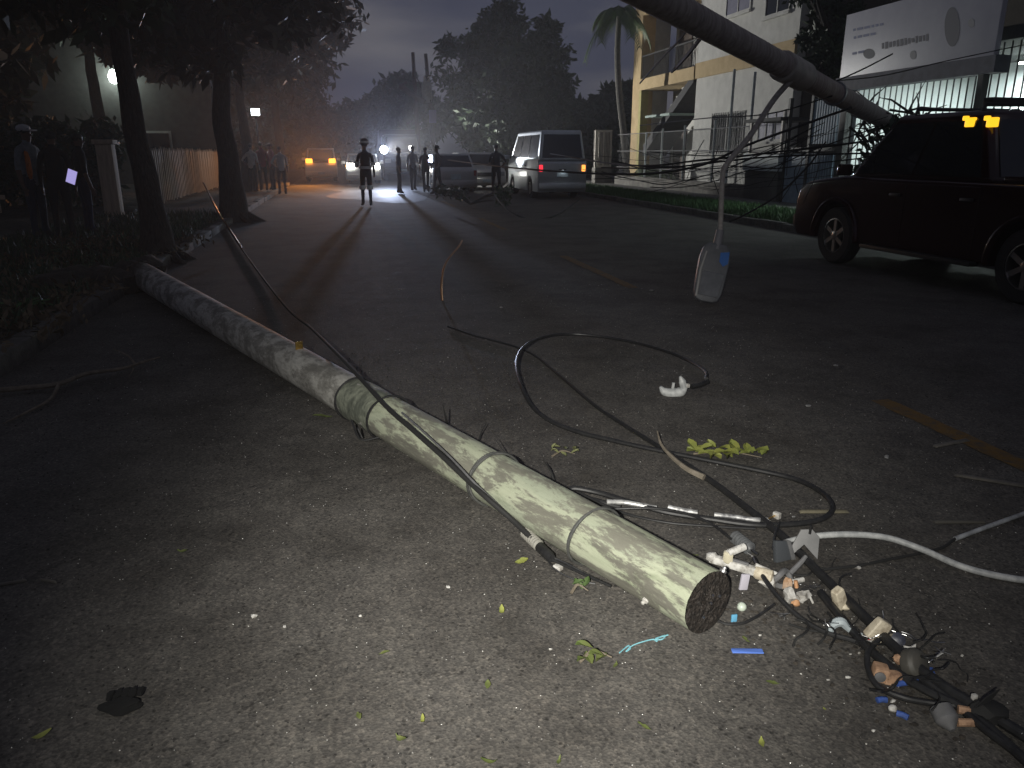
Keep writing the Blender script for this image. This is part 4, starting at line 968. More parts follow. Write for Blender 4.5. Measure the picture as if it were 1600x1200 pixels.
# ------------------------------------------------------------------ sagging wires
def wire(label, pts, r, sag=0, m=M_BLACKM, smooth=10, name='utility_wire', group='wires sagging from the leaning pole'):
    pts = [Vector(p) for p in pts]
    if len(pts) == 2:
        a, b = pts; pts = [a.lerp(b, i / 6) - Vector((0, 0, sag * 4 * (i / 6) * (1 - i / 6))) for i in range(7)]
    o0 = pts[0]; return tag(MB().tube([p - o0 for p in pts], r, 6, smooth=smooth).build(name, m), label, 'wire', group)
def placed(o, p): o.location = p; return o
W = lambda label, spec, r, sag=0, **k: placed(wire(label, [D(*s) for s in spec], r, sag, **k), D(*spec[0]))
W('thick dark wire from the leaning pole sloping down left past the street light arm', [(1330, 168, 9.6), (1180, 222, 9.4), (1080, 262, 9.8), (960, 272, 11.5), (800, 262, 16), (700, 250, 24)], .016)
W('dark wire running level across the foot of the apartment block', [(1400, 215, 10.5), (1260, 232, 10), (1100, 250, 10.2), (980, 258, 12), (860, 240, 18)], .014)
W('lowest dark wire across the wire fence', [(1420, 240, 11), (1330, 240, 10.5), (1180, 247, 10.5), (1040, 262, 11), (940, 262, 13)], .013)
W('wire drooping from the kiosk roof down to the verge', [(1290, 222, 9.8), (1262, 260, 9.6), (1215, 305, 9.6), (1165, 335, 9.8), (1140, 346, 10)], .012)
W('thin wire across the upper part of the apartment block', [(1300, 150, 9), (1200, 178, 10), (1100, 185, 12), (1000, 196, 16)], .009)
W('thin wire crossing the billboard', [(1395, 84, 9.2), (1340, 112, 9.3), (1275, 140, 9.2)], .010)
W('thin long wire along the lower edge of the billboard', [(1600, 70, 9.5), (1480, 95, 10), (1380, 118, 10.2), (1290, 128, 9.4)], .007)
W('two thin wires tied together above the pickup roof', [(1600, 205, 10), (1540, 215, 10.2), (1450, 225, 10.4), (1380, 232, 10.6)], .008)
W('black wire hanging from the pole in front of the balcony', [(1086, 30, 8), (1062, 62, 8.6), (1035, 90, 9.6), (1000, 130, 12)], .012)
W('thick black stay running from the pole to the balcony corner', [(1110, 40, 8), (1075, 85, 9), (1050, 112, 11)], .022)
W('fallen wire looping on the road in front of the van', [(770, 300, 23), (783, 318, 21), (800, 332, 19.5), (830, 343, 18.6), (870, 336, 19), (905, 312, 21.5)], .02, group='wires on the far road')
W('thin straight wire from the lilac box down to the parked cars', [(676, 176, 49), (700, 205, 46), (735, 240, 42)], .03, group='wires on the far road')
W('wire hanging in mid road with an orange glint', [(722, 376, 9.5), (716, 386, 9.2), (697, 410, 8.6), (690, 440, 8.3), (691, 470, 8.2), (696, 492, 8.15)], .012, m=mat('orange_lit_wire', (.40, .20, .10), rough=.35, metal=.8), group='copper strands on the road')  # orange light on these wires is put into their colour
W('short bent strand left of the street light', [(837, 470, 8.4), (833, 480, 8.35), (828, 495, 8.3)], .009, m=MATS['orange_lit_wire'], group='copper strands on the road')
W('wire end with an orange glint hanging by the forked tree', [(318, 286, 15), (340, 330, 13.4), (360, 360, 12.6), (378, 388, 12)], .014, m=MATS['orange_lit_wire'], group='copper strands on the road')
wbn = thing('wire_bundle', 'tangled bundle of fallen telephone wires sagging before the wire fence', 'wires', D(1330, 215, 10.2))
rnd = random.Random(12)
for k in range(16):
    y0 = rnd.uniform(170, 262); y1 = rnd.uniform(225, 300); x1 = rnd.uniform(905, 1120); d1 = rnd.uniform(11, 15.5); a = D(rnd.uniform(1260, 1420), y0, rnd.uniform(9.8, 11)); b = D(x1, y1, d1); sg = rnd.uniform(.05, .45)
    pts = [a.lerp(b, i / 8) - Vector((0, 0, sg * 4 * (i / 8) * (1 - i / 8))) + Vector((0, 0, rnd.uniform(-.04, .04))) - wbn.location for i in range(9)]
    MB().tube(pts, rnd.choice((.004, .006, .009)), 5, smooth=5).build('strand', M_BLACKM, wbn)
for k in range(7):
    a = D(rnd.uniform(1050, 1300), rnd.uniform(215, 250), 11) - wbn.location; q = a + Vector((rnd.uniform(-.3, .3), rnd.uniform(-.2, .2), -rnd.uniform(.3, .9)))
    MB().tube([a, a.lerp(q, .5) + Vector((rnd.uniform(-.15, .15), 0, .05)), q], .006, 5, smooth=5).build('hanging_strand', M_BLACKM, wbn)
fbp = G(735, 322); fbr = thing('fallen_branch', 'dark leafy branch fallen on the far road left of the van', 'branch', fbp)
cs = []
for k in range(6):
    a = rnd.uniform(0, 6.28); e = Vector((1.5 * math.cos(a), .8 * math.sin(a), rnd.uniform(.2, .9))); cs.append(list(e)); MB().tube([(0, 0, .1), e * .5 + Vector((0, 0, .15)), e], [.05, .035, .01], 6, smooth=4).build('limb', M_BARK, fbr)
leaf_mesh('leaves', cs, [.42] * 6, 70, .22, M_LEAF, fbr, 33); fbr.scale = (.7, .7, .6)
W('far wire draped between the two tilted poles and the round tree', [(650, 120, 49.5), (668, 150, 49), (690, 190, 48), (720, 215, 46)], .025, group='wires on the far road')

# ------------------------------------------------------------------ the fallen pole
R0, R1 = .150, .108                      # radius at butt and at tip
b0 = G(222, 430, R0); e0 = G(1106, 941, R1)
axv = (e0 - b0); LP = axv.length; axn = axv.normalized()
fpole = thing('fallen_pole', 'long pale green utility pole lying across the street with a dark sawn end', 'utility pole', (b0.x, b0.y, 0))
PQ = Matrix.Translation(b0 - Vector((b0.x, b0.y, 0))) @ align(axn).to_4x4()
def ax_at(px):
    lo, hi = 0.0, 1.0
    for _ in range(40):
        m_ = (lo + hi) / 2
        if proj(b0.lerp(e0, m_))[0] < px: lo = m_
        else: hi = m_
    return lo
def rad(s): return R0 + (R1 - R0) * s
NS = 46; vs = []; fs = []; NZ = 90; rnd = random.Random(2)
for i in range(NZ + 1):
    s = i / NZ
    for k in range(NS):
        a = 2 * math.pi * k / NS
        r = rad(s) * (1 + .006 * math.sin(3 * a + 5 * s) + .006 * math.sin(11 * a + 9 * s) + .004 * math.sin(23 * a - 30 * s))
        vs.append(PQ @ Vector((r * math.cos(a), r * math.sin(a), s * LP)))
for i in range(NZ):
    for k in range(NS):
        a, b = i * NS + k, i * NS + (k + 1) % NS; fs.append((a, b, b + NS, a + NS))
mb = MB(); mb.add(vs, fs)

def pole_mat():
    m = bpy.data.materials.new('pole_green'); m.use_nodes = True; t = m.node_tree; b = t.nodes['Principled BSDF']; nn = t.nodes.new; lk = t.links.new
    c = nn('ShaderNodeTexCoord')
    # rotate object space so that Z runs along the pole
    mp = nn('ShaderNodeMapping'); mp.vector_type = 'TEXTURE'
    e = align(axn).to_euler(); mp.inputs['Rotation'].default_value = e; mp.inputs['Location'].default_value = b0 - Vector((b0.x, b0.y, 0))
    lk(c.outputs['Object'], mp.inputs['Vector'])
    def noise(scale, st, d=6, r=.6, dist=0):
        q = nn('ShaderNodeMapping'); q.inputs['Scale'].default_value = st; lk(mp.outputs['Vector'], q.inputs['Vector'])
        n = nn('ShaderNodeTexNoise'); n.inputs['Scale'].default_value = scale; n.inputs['Detail'].default_value = d; n.inputs['Roughness'].default_value = r; n.inputs['Distortion'].default_value = dist
        lk(q.outputs['Vector'], n.inputs['Vector']); return n.outputs['Fac']
    def ramp(src, st):
        r = nn('ShaderNodeValToRGB'); el = r.color_ramp.elements
        el[0].position, el[0].color = st[0][0], (*st[0][1], 1); el[1].position, el[1].color = st[-1][0], (*st[-1][1], 1)
        for p, cc in st[1:-1]:
            x = el.new(p); x.color = (*cc, 1)
        lk(src, r.inputs['Fac']); return r.outputs['Color']
    def mix(f, a, bb, kind='MIX'):
        x = nn('ShaderNodeMix'); x.data_type = 'RGBA'; x.blend_type = kind
        if isinstance(f, (int, float)): x.inputs['Factor'].default_value = f
        else: lk(f, x.inputs['Factor'])
        lk(a, x.inputs['A']); lk(bb, x.inputs['B']); return x.outputs['Result']
    sep = nn('ShaderNodeSeparateXYZ'); lk(mp.outputs['Vector'], sep.inputs[0])
    streak = noise(6.5, (1.2, 1.2, .16), 8, .68, .15); patch = noise(7.5, (1.5, 1.5, .42), 9, .74, .3); fine = noise(60, (1, 1, .25), 4, .7)
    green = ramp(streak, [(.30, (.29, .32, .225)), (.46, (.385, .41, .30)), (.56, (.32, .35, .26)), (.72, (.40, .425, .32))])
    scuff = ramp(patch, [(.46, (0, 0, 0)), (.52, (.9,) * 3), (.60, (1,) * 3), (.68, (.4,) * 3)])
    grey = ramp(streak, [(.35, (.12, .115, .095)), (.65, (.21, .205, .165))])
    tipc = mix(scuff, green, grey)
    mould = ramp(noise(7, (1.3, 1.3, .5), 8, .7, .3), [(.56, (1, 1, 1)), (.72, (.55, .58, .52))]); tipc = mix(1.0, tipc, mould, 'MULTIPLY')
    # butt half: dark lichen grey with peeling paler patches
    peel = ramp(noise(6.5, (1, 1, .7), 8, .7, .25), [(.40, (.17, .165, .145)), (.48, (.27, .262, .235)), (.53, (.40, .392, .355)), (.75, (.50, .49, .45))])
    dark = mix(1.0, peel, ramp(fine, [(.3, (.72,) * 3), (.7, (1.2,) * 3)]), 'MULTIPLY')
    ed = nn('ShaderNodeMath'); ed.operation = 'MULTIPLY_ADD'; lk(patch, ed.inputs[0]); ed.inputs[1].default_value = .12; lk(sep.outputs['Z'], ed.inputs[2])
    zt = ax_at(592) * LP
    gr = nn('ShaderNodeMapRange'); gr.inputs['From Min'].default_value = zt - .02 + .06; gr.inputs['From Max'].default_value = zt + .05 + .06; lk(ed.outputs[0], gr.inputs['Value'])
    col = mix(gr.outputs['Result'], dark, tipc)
    # clinging soil at the butt, with the far end's fade to dark painted in
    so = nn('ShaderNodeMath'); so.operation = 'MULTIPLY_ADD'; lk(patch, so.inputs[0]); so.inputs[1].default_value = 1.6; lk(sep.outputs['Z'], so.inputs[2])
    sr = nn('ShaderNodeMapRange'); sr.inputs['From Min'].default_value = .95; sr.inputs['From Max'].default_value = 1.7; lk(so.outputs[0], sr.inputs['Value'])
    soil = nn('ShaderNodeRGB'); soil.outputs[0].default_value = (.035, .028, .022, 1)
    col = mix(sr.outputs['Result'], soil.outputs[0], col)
    lk(col, b.inputs['Base Color']); b.inputs['Roughness'].default_value = .72
    ad = nn('ShaderNodeMath'); ad.operation = 'MULTIPLY_ADD'; lk(fine, ad.inputs[0]); ad.inputs[1].default_value = .5; lk(streak, ad.inputs[2])
    bp = nn('ShaderNodeBump'); bp.inputs['Strength'].default_value = .35; bp.inputs['Distance'].default_value = .01; lk(ad.outputs[0], bp.inputs['Height']); lk(bp.outputs['Normal'], b.inputs['Normal'])
    return m
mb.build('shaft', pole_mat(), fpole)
# dark sawn end
mb = MB(); vs = []; fs = []; nr = 9
for i in range(nr + 1):
    for k in range(NS):
        a = 2 * math.pi * k / NS; r = R1 * .998 * i / nr
        rr = r * (1 + .006 * math.sin(3 * a + 5) + .006 * math.sin(11 * a + 9))
        vs.append(PQ @ Vector((rr * math.cos(a), rr * math.sin(a), LP + .003 + (rnd.uniform(-.004, .006) if 0 < i < nr else -.001))))
for i in range(nr):
    for k in range(NS):
        a, b = i * NS + k, i * NS + (k + 1) % NS; fs.append((a, b, b + NS, a + NS))
mb.add(vs, fs)
mb.build('end_grain', mat('rotten_end_grain', (.012, .009, .007), (.026, .019, .014), 40, .7, bump=1, bscale=70), fpole)
mb = MB()
for x, y in ((.01, .025), (.004, .0), (-.03, -.04), (.045, .01)): mb.blob(PQ @ Vector((x, y, LP + .008)), (.012, .014, .012), 3, .2, 1)
mb.build('glinting_chip', M_CHROME, fpole)
# splintered butt with clinging soil and roots
mb = MB()
for k in range(46):
    a = rnd.uniform(0, 6.28); r = R0 * rnd.uniform(.3, 1.0); p = PQ @ Vector((r * math.cos(a), r * math.sin(a), .02)); l = rnd.uniform(.1, .42)
    mb.tube([p, PQ @ Vector((r * 1.02 * math.cos(a), r * 1.02 * math.sin(a), -l * .6)), PQ @ Vector((r * .98 * math.cos(a + .1), r * .98 * math.sin(a + .1), -l))], [.03, .018, .003], 5)
mb.build('splinters', M_WOODP, fpole)
# wire bands
def ring(px, n, r, m, wob=.02, gap=.02, lift=.003):
    s = ax_at(px); mbx = MB()
    for j in range(n):
        pts = []
        for k in range(41):
            a = 2 * math.pi * k / 40; rr = rad(s) * 1.008 + r + lift
            pts.append(PQ @ Vector((rr * math.cos(a), rr * math.sin(a), s * LP + j * gap + wob * math.sin(a + j))))
        mbx.tube(pts, r, 6)
    return mbx.build('wire_band', m, fpole)
M_BAND = mat('dull_band', (.055, .058, .055), (.10, .10, .095), 30, .6, .3)
ring(768, 3, .0055, M_BAND, .03, .017); ring(926, 2, .005, M_BAND, .02, .012); ring(607, 2, .006, M_BLACK, .02, .014); ring(556, 2, .006, M_BLACK, .015, .014)
# patched sleeve between the black bands
s0_, s1_ = ax_at(557), ax_at(605); vs = []; fs = []
for i in range(9):
    s = s0_ + (s1_ - s0_) * i / 8
    for k in range(NS):
        a = 2 * math.pi * k / NS; r = rad(s) * 1.012 + .003 * math.sin(5 * a + i) + .002
        vs.append(PQ @ Vector((r * math.cos(a), r * math.sin(a), s * LP)))
for i in range(8):
    for k in range(NS):
        a, b = i * NS + k, i * NS + (k + 1) % NS; fs.append((a, b, b + NS, a + NS))
MB().add(vs, fs).build('patched_sleeve', mat('torn_wrap', (.10, .11, .085), (.22, .235, .18), 9, .8, bump=.8, bscale=20, lo=.42, hi=.6), fpole)
# bolts and tags
def on_shaft(px, py):
    best = None
    for i in range(160):
        s = max(0, min(1, ax_at(px) + (i - 80) * .003))
        for k in range(72):
            an = 2 * math.pi * k / 72; c_ = PQ @ Vector((0, 0, s * LP)); p = PQ @ Vector((rad(s) * math.cos(an), rad(s) * math.sin(an), s * LP)); pw = p + fpole.location
            if (p - c_).dot(_o - pw) <= 0: continue
            x, y = proj(pw); e = abs(x - px) + abs(y - py)
            if best is None or e < best[0]: best = (e, p, (p - c_).normalized())
    return best[1], best[2]
for px, py, m_ in ((1009, 939, M_WHITE), (1150, 888, M_STEEL)):
    p, d = on_shaft(px, py)
    MB().lathe([(.012, 0), (.012, .008), (.007, .010), (.007, .018), (.004, .020)], 10, M4(p, align(d))).build('bolt', m_, fpole)
sg = ax_at(470); pg = PQ @ Vector((0, 0, sg * LP)) + Vector((0, 0, rad(sg) + .006))
MB().box(pg, (.05, .09, .012), align(axn)).build('reflector_tag', mat('brass_tag', (.65, .42, .10), rough=.18, metal=.9), fpole, bevel=.003)

# ------------------------------------------------------------------ cables
def cable(label, spec, r, m=M_BLACK, name='cable', group=None, smooth=8, n=10, cat='cable'):
    pts = [G(x, y, z) for x, y, z in spec]; o0 = pts[0].copy(); o0.z = 0
    o = tag(MB().tube([p - o0 for p in pts], r, n, smooth=smooth).build(name, m), label, cat, group); o.location = o0
    return o
def over(px, dy=0, an=None):
    pass
zt = lambda px: 2 * rad(ax_at(px)) + .012
cable('black cable laid along and over the fallen pole down to its splice', [(345, 340, .02), (380, 392, .02), (440, 472, .03), (485, 512, .10), (522, 548, .26), (562, 590, zt(575) + .03), (604, 636, zt(604)), (645, 672, zt(635) - .01), (690, 712, zt(672) - .03), (728, 748, zt(700) - .07), (762, 779, .14), (800, 812, .07), (838, 848, .03)], .0115, M_BLACKM)
cable('thin grey wire beside the black cable on the fallen pole', [(628, 645, zt(628) - .005), (665, 678, zt(655) - .01), (705, 716, zt(690) - .03), (745, 758, .17), (782, 792, .10), (812, 822, .05)], .005, M_GREYP)
# splice, aluminium tails
sp = G(832, 842, .03); t = thing('cable_splice', 'pale ribbed cable splice beside the pole', 'splice', (sp.x, sp.y, 0))
dd = (G(862, 872, .03) - G(806, 818, .03)).normalized(); Q = align(dd)
prof = [(.010, -.075)]
for i in range(8): prof += [(.021, -.065 + i * .016), (.024, -.060 + i * .016), (.021, -.053 + i * .016)]
prof += [(.012, .075)]
MB().lathe(prof, 14, M4((0, 0, .028), Q)).build('sleeve', mat('splice_grey', (.30, .29, .255), (.22, .215, .19), 20, .6), t)
MB().lathe([(.019, .06), (.021, .065), (.021, .15), (.015, .165)], 14, M4((0, 0, .026), Q)).build('black_boot', M_BLACK, t)
cable('bare wire tail running from the splice along the pole edge', [(858, 872, .02), (885, 885, .016), (925, 903, .012), (955, 916, .008)], .006, M_BLACK)
cable('thin shiny wire bowed out from the splice toward the road', [(850, 868, .02), (868, 890, .01), (900, 906, .006), (930, 912, .005)], .0035, M_CHROME)
cable('short shiny strand ending beside the pole edge', [(866, 872, .022), (888, 882, .018), (912, 895, .012), (940, 908, .008)], .004, M_CHROME)
wc_ = thing('white_crimp', 'small white crimp on the wire next to the splice', 'crimp', G(872, 888, .008)); MB().box((0, 0, .004), (.022, .034, .014), Rz(.6)).build('body', M_WHITE, wc_, bevel=.003)
# little coil of wire under the band
cl = thing('wire_coil', 'small loop of black wire hanging at the near side of the pole band', 'wire', G(762, 790, 0)); pts = []
for k in range(70):
    a = k * .36; pts.append(Vector((.035 * math.cos(a) + .0010 * k, -.030 + .02 * math.sin(a) - .0006 * k, .075 + .055 * math.sin(a))))
MB().tube(pts, .0045, 6).build('windings', M_BLACK, cl)
cl2 = thing('wire_twist', 'twisted wire ends sticking out under the black bands of the pole', 'wire', G(566, 690, 0))
MB().tube([(-.05, .08, .1), (-.02, 0, .03), (.02, -.02, .015), (.1, -.03, .03), (.2, -.05, .02)], .006, 6, smooth=5).build('strand', M_BLACK, cl2); MB().tube([(0, 0, .03), (-.02, -.03, .09), (.0, -.05, .04)], .005, 6, smooth=5).build('strand', M_BLACK, cl2)

# the big loose loop beyond the pole
rL = .0125
cable('big loose loop of black cable lying on the road beyond the pole', [(1104, 592, .05), (1100, 578, .045), (1060, 556, .03), (1000, 537, .02), (940, 526, .02), (885, 522, .03), (845, 528, .06), (818, 543, .10), (807, 566, .12), (812, 596, .10), (828, 630, .07), (855, 655, .04), (900, 674, .02), (960, 689, .016), (1020, 702, .014), (1090, 716, .014), (1170, 732, .014), (1240, 748, .015), (1282, 768, .02), (1301, 790, .03), (1290, 808, .03), (1250, 818, .02), (1180, 820, .016), (1110, 811, .018), (1040, 800, .03), (985, 785, .04), (935, 770, .05), (898, 763, .06), (890, 768, .05), (915, 778, .035), (970, 792, .02)], rL)
cable('heavy black cable running from the loop to the lower right corner', [(700, 510, .012), (740, 524, .012), (800, 540, .012), (836, 556, .012), (880, 592, .013), (930, 634, .014), (975, 664, .014), (1020, 692, .015), (1070, 724, .028), (1120, 758, .016), (1170, 796, .016), (1225, 840, .02), (1285, 900, .025), (1345, 958, .03), (1405, 1018, .03), (1470, 1070, .03), (1540, 1112, .025), (1620, 1162, .02)], [.009] * 4 + [.010, .011, .012, .013, .014, .015, .016, .017, .017, .017, .017, .017, .017, .017])
cable('second heavy black cable beside the first in the lower right corner', [(1282, 926, .02), (1320, 972, .02), (1356, 1012, .02), (1400, 1050, .02), (1450, 1080, .02), (1510, 1110, .02), (1560, 1150, .02), (1620, 1205, .02)], .014)
cable('shiny black cable curving from the connectors to the lower right', [(1178, 872, .05), (1192, 900, .06), (1214, 930, .045), (1250, 965, .02), (1290, 988, .012), (1330, 1000, .012), (1348, 1008, .01)], .0085)
cable('thick black tail leaving the picture at the lower right corner', [(1440, 1060, .03), (1490, 1098, .02), (1540, 1140, .02), (1580, 1170, .02), (1625, 1205, .02)], .012)
cable('black loop of cable round the tan connector', [(1372, 1000, .04), (1356, 1020, .03), (1358, 1050, .02), (1374, 1074, .012), (1410, 1090, .012), (1450, 1098, .012), (1500, 1104, .02)], .009)
cable('silvery strip of cable at the lower right corner', [(1556, 1114, .03), (1580, 1134, .03), (1598, 1148, .028)], .006, M_PVC)
M_SILV = mat('silver_banding', (.50, .50, .49), (.16, .16, .165), 26, .38, .35, lo=.42, hi=.6)
cable('dull silver banded cable lying behind the pole, left piece', [(948, 784, .05), (975, 785, .045), (1005, 790, .04), (1026, 794, .035)], .011, M_SILV)
cable('dull silver banded cable lying behind the pole, middle piece', [(1044, 792, .035), (1066, 797, .03), (1090, 801, .028)], .0105, M_SILV)
cable('dull silver banded cable lying behind the pole, right piece', [(1116, 804, .025), (1150, 808, .022), (1178, 812, .02), (1200, 812, .018)], .0100, M_SILV)
cable('thin shiny black wire arching from the loop to the ribbed insulator', [(960, 795, .03), (1020, 794, .05), (1070, 802, .06), (1110, 818, .06), (1142, 842, .055)], .0055)
cable('thin wire doubling the near side of the loop behind the pole', [(905, 770, .05), (970, 800, .02), (1040, 816, .015), (1110, 822, .014), (1180, 826, .012)], .006)
bp_ = thing('brass_lug', 'pale lug on a thin brass rod at the end of the silver cable', 'lug', G(1214, 805, .03))
MB().box((.0, 0, 0), (.022, .03, .026), Rz(.4)).build('lug', M_WHITE, bp_, bevel=.003); MB().tube([(-.005, 0, 0), (-.05, -.02, .0)], .0035, 6).build('rod', mat('brass', (.6, .4, .15), rough=.3, metal=.9), bp_)
cable('short black wire with a white glint rising to the lug', [(1208, 858, .03), (1211, 836, .035), (1218, 816, .035)], .006)
cable('white plastic conduit curving out to the right edge', [(1212, 854, .03), (1240, 844, .035), (1280, 837, .04), (1330, 835, .05), (1385, 840, .045), (1440, 858, .03), (1500, 884, .02), (1560, 900, .016), (1640, 912, .016)], .0125, M_PVC, name='conduit', cat='conduit', n=12)
cable('worn pale cable coming in from the right edge', [(1640, 788, .02), (1590, 806, .018), (1540, 824, .015), (1492, 842, .012)], .009, mat('worn_pale_sheath', (.40, .42, .43), (.10, .10, .10), 18, .6, lo=.4, hi=.75))
cable('frayed dark rope between the pale cable and the conduit', [(1492, 842, .012), (1472, 856, .01), (1440, 864, .01), (1390, 874, .009), (1340, 884, .009), (1285, 890, .009)], .006, M_BLACKM)

# ------------------------------------------------------------------ hardware at the end of the pole
def small(name, label, cat, px, py, z=0.0, rz=0.0):
    p = G(px, py, z); return thing(name, label, cat, p, rz)
ins = small('ribbed_insulator', 'dark grey ribbed insulator lying behind the white clamp', 'insulator', 1160, 848, .03)
prof = [(.008, -.06)]
for i in range(7): prof += [(.016, -.055 + i * .0155), (.027, -.050 + i * .0155), (.027, -.046 + i * .0155), (.016, -.042 + i * .0155)]
prof += [(.008, .06)]
Q = align((G(1185, 868, .03) - G(1140, 832, .03)).normalized())
MB().lathe(prof, 16, M4((0, 0, 0), Q)).build('ribs', mat('grey_rubber', (.10, .105, .11), (.07, .072, .075), 30, .5), ins)
MB().tube([Q @ Vector((0, 0, .05)), Q @ Vector((0, 0, .10))], .006, 8).build('pin', M_CHROME, ins)

cp = small('pole_clamp', 'white plastic clamp with nut bolted beside the sawn end of the pole', 'clamp', 1152, 890, .05)
d1 = (G(1205, 908, .06) - G(1105, 878, .075)); Ld = d1.length; Q = align(d1.normalized(), 'X')
MB().box((0, 0, .015), (Ld * .9, .030, .028), Q).build('arm', M_WHITE, cp, bevel=.007)
MB().box(Q @ Vector((-Ld * .03, 0, .0)) + Vector((0, 0, .034)), (Ld * .4, .010, .012), Q).build('slot', M_GREYP, cp, bevel=.002)
MB().blob(Q @ Vector((-Ld * .42, 0, 0)) + Vector((0, 0, .022)), (.045, .036, .036), 2, .18).build('knuckle', M_WHITE, cp)
MB().lathe([(.016, -.02), (.020, -.015), (.020, .02), (.013, .024)], 6, M4(Q @ Vector((-Ld * .16, 0, 0)) + Vector((0, 0, .038)))).build('nut', mat('yellowed_nut', (.5, .46, .34), rough=.5), cp, bevel=.003)
MB().lathe([(.012, -.04), (.014, -.034), (.014, .038), (.010, .04)], 12, M4(Q @ Vector((Ld * .02, .01, 0)) + Vector((.0, .03, .055)), align((1, .25, .12)))).build('bolt', M_WHITE, cp)
MB().lathe([(.019, -.03), (.024, -.02), (.024, .03), (.016, .035)], 14, M4(Q @ Vector((Ld * .40, 0, 0)) + Vector((0, 0, .012)), Q @ align((1, 0, 0)))).build('socket', M_CREAM, cp)
MB().blob(Q @ Vector((Ld * .50, -.012, 0)), (.06, .045, .045), 6, .25).build('broken_lug', M_WHITE, cp)
MB().box((.0, -.055, -.018), (.032, .010, .062), Matrix.Rotation(.1, 3, 'Y')).build('flap', mat('lilac_white', (.46, .44, .50), rough=.5), cp, bevel=.003)

pl = small('grey_plate', 'light grey angled plate standing among the connectors', 'plate', 1256, 874, .0, R(-18))
MB().prism([(-.045, .012), (.0, .055), (.05, .0), (.058, .085), (.03, .115), (-.012, .112), (-.045, .05)], .010, M4((0, 0, .002), Matrix.Rotation(R(-22), 3, 'X'))).build('plate', mat('flat_grey', (.19, .19, .19), (.15, .15, .15), 12, .6), pl, bevel=.003)
MB().tube([(.01, 0, .11), (.012, .0, .145)], .005, 6).build('stem', M_BLACK, pl)
pd = small('dark_clip', 'dark grey clip with a tilted face left of the light grey plate', 'clip', 1222, 880, .0, R(10))
MB().prism([(-.035, .0), (.045, .0), (.022, .075), (-.03, .085)], .02, M4((0, 0, .01), Matrix.Rotation(R(-15), 3, 'X'))).build('face', mat('dark_grey_plastic', (.055, .06, .066), rough=.45), pd, bevel=.004)
MB().prism([(-.0, .0), (.018, .0), (.0, .075), (-.016, .08)], .022, M4((.036, -.004, .01), Matrix.Rotation(R(-15), 3, 'X'))).build('edge', M_GREYP, pd, bevel=.003)
rb = small('broken_bracket', 'dirty white broken bracket with rusty patches in the middle of the tangle', 'bracket', 1222, 905, .035)
mb = MB(); pts = [Vector((.032 * math.cos(a), .012 * math.sin(a * 2), .030 * math.sin(a))) for a in np.linspace(0, 6.283, 20)]
mb.tube(pts, .011, 8).build('eye', M_GREYP, rb); MB().blob((.012, -.02, -.012), (.03, .03, .055), 5, .3).build('rusty_jaw', mat('rusty_white', (.45, .36, .28), (.34, .20, .11), 30, .7), rb)
MB().tube([(.03, 0, .02), (.075, .012, .05), (.10, .02, .07)], [.009, .009, .007], 8, smooth=4).build('horn', M_GREYP, rb)
MB().tube([(-.09, .035, .05), (-.02, .008, .02)], .007, 8).build('rod', M_WHITE, rb)
wb_ = small('cracked_insulator', 'cracked white insulator with orange core below the broken bracket', 'insulator', 1238, 932, .02)
mb = MB(); mb.blob((-.012, 0, .006), (.045, .05, .06), 8, .3); mb.blob((.04, -.004, 0), (.06, .04, .042), 9, .35); mb.build('shell', M_WHITE, wb_)
mb = MB(); mb.blob((.0, -.024, -.012), (.035, .022, .024), 4, .2); mb.tube([(.012, .01, .055), (.016, .005, .03)], .007, 6); mb.build('core', mat('orange_core', (.48, .26, .13), rough=.6), wb_)
MB().tube([(.06, -.01, 0), (.064, -.03, -.018)], .004, 6).build('spike', M_WHITE, wb_)
for px, py, lab in ((1247, 908, 'short white tube behind the cracked insulator'),):
    o = small('white_tube', lab, 'tube', px, py, .03); MB().tube([(-.025, 0, 0), (.025, .006, .0)], .009, 10).build('tube', M_WHITE, o)
gb = small('glass_bead', 'pale green round bead in the shadow of the pole end', 'bead', 1159, 948, .015); MB().blob((0, 0, 0), (.034, .034, .032), 1, .03).build('bead', mat('pale_green_bead', (.48, .54, .46), rough=.25), gb)
bt = small('blue_tag', 'tiny light blue tag standing beside the round bead', 'tag', 1147, 966, .012); MB().box((0, 0, 0), (.020, .006, .028)).build('tag', mat('sky_blue', (.12, .36, .55), rough=.5), bt, bevel=.002)
cable('thin black wire curled from under the pole end', [(1122, 970, .012), (1136, 975, .010), (1160, 974, .012), (1185, 962, .018), (1210, 944, .028)], .005)
cable('short dark strand on the road beside the blue strip', [(1232, 975, .004), (1262, 984, .004), (1300, 990, .004)], .004, M_BLACKM)

def block(name, label, px, py, size, rz, tilt, m, z=.025, amp=.12):
    o = small(name, label, 'connector', px, py, z, rz)
    bm_ = MB().box((0, 0, 0), size, Matrix.Rotation(tilt, 3, 'Y'), taper=.86); b_ = bm_.build('shell', m, o, bevel=min(size) * .28, seg=3)
    return o
c1 = block('wire_connector', 'cream wire connector standing upright right of the cracked insulator', 1311, 934, (.046, .036, .082), R(15), R(-24), M_CREAM, .045)
MB().blob((.02, -.012, -.032), (.036, .034, .03), 3, .15).build('lobe', M_CREAM, c1); MB().blob((-.03, -.014, -.034), (.016, .016, .016), 4, .2).build('burr', M_WHITE, c1)
c2 = block('wire_connector', 'tilted cream wire connector with a red wire at its lower left', 1372, 984, (.058, .036, .076), R(-10), R(32), M_CREAM, .045)
MB().tube([(-.026, -.01, -.028), (-.034, -.014, -.05), (-.036, -.014, -.066)], .007, 8).build('red_wire', mat('red_wire', (.5, .06, .07), rough=.5), c2)
MB().tube([(-.008, -.012, -.034), (-.012, -.014, -.06)], .009, 8).build('collar', M_TAN, c2)
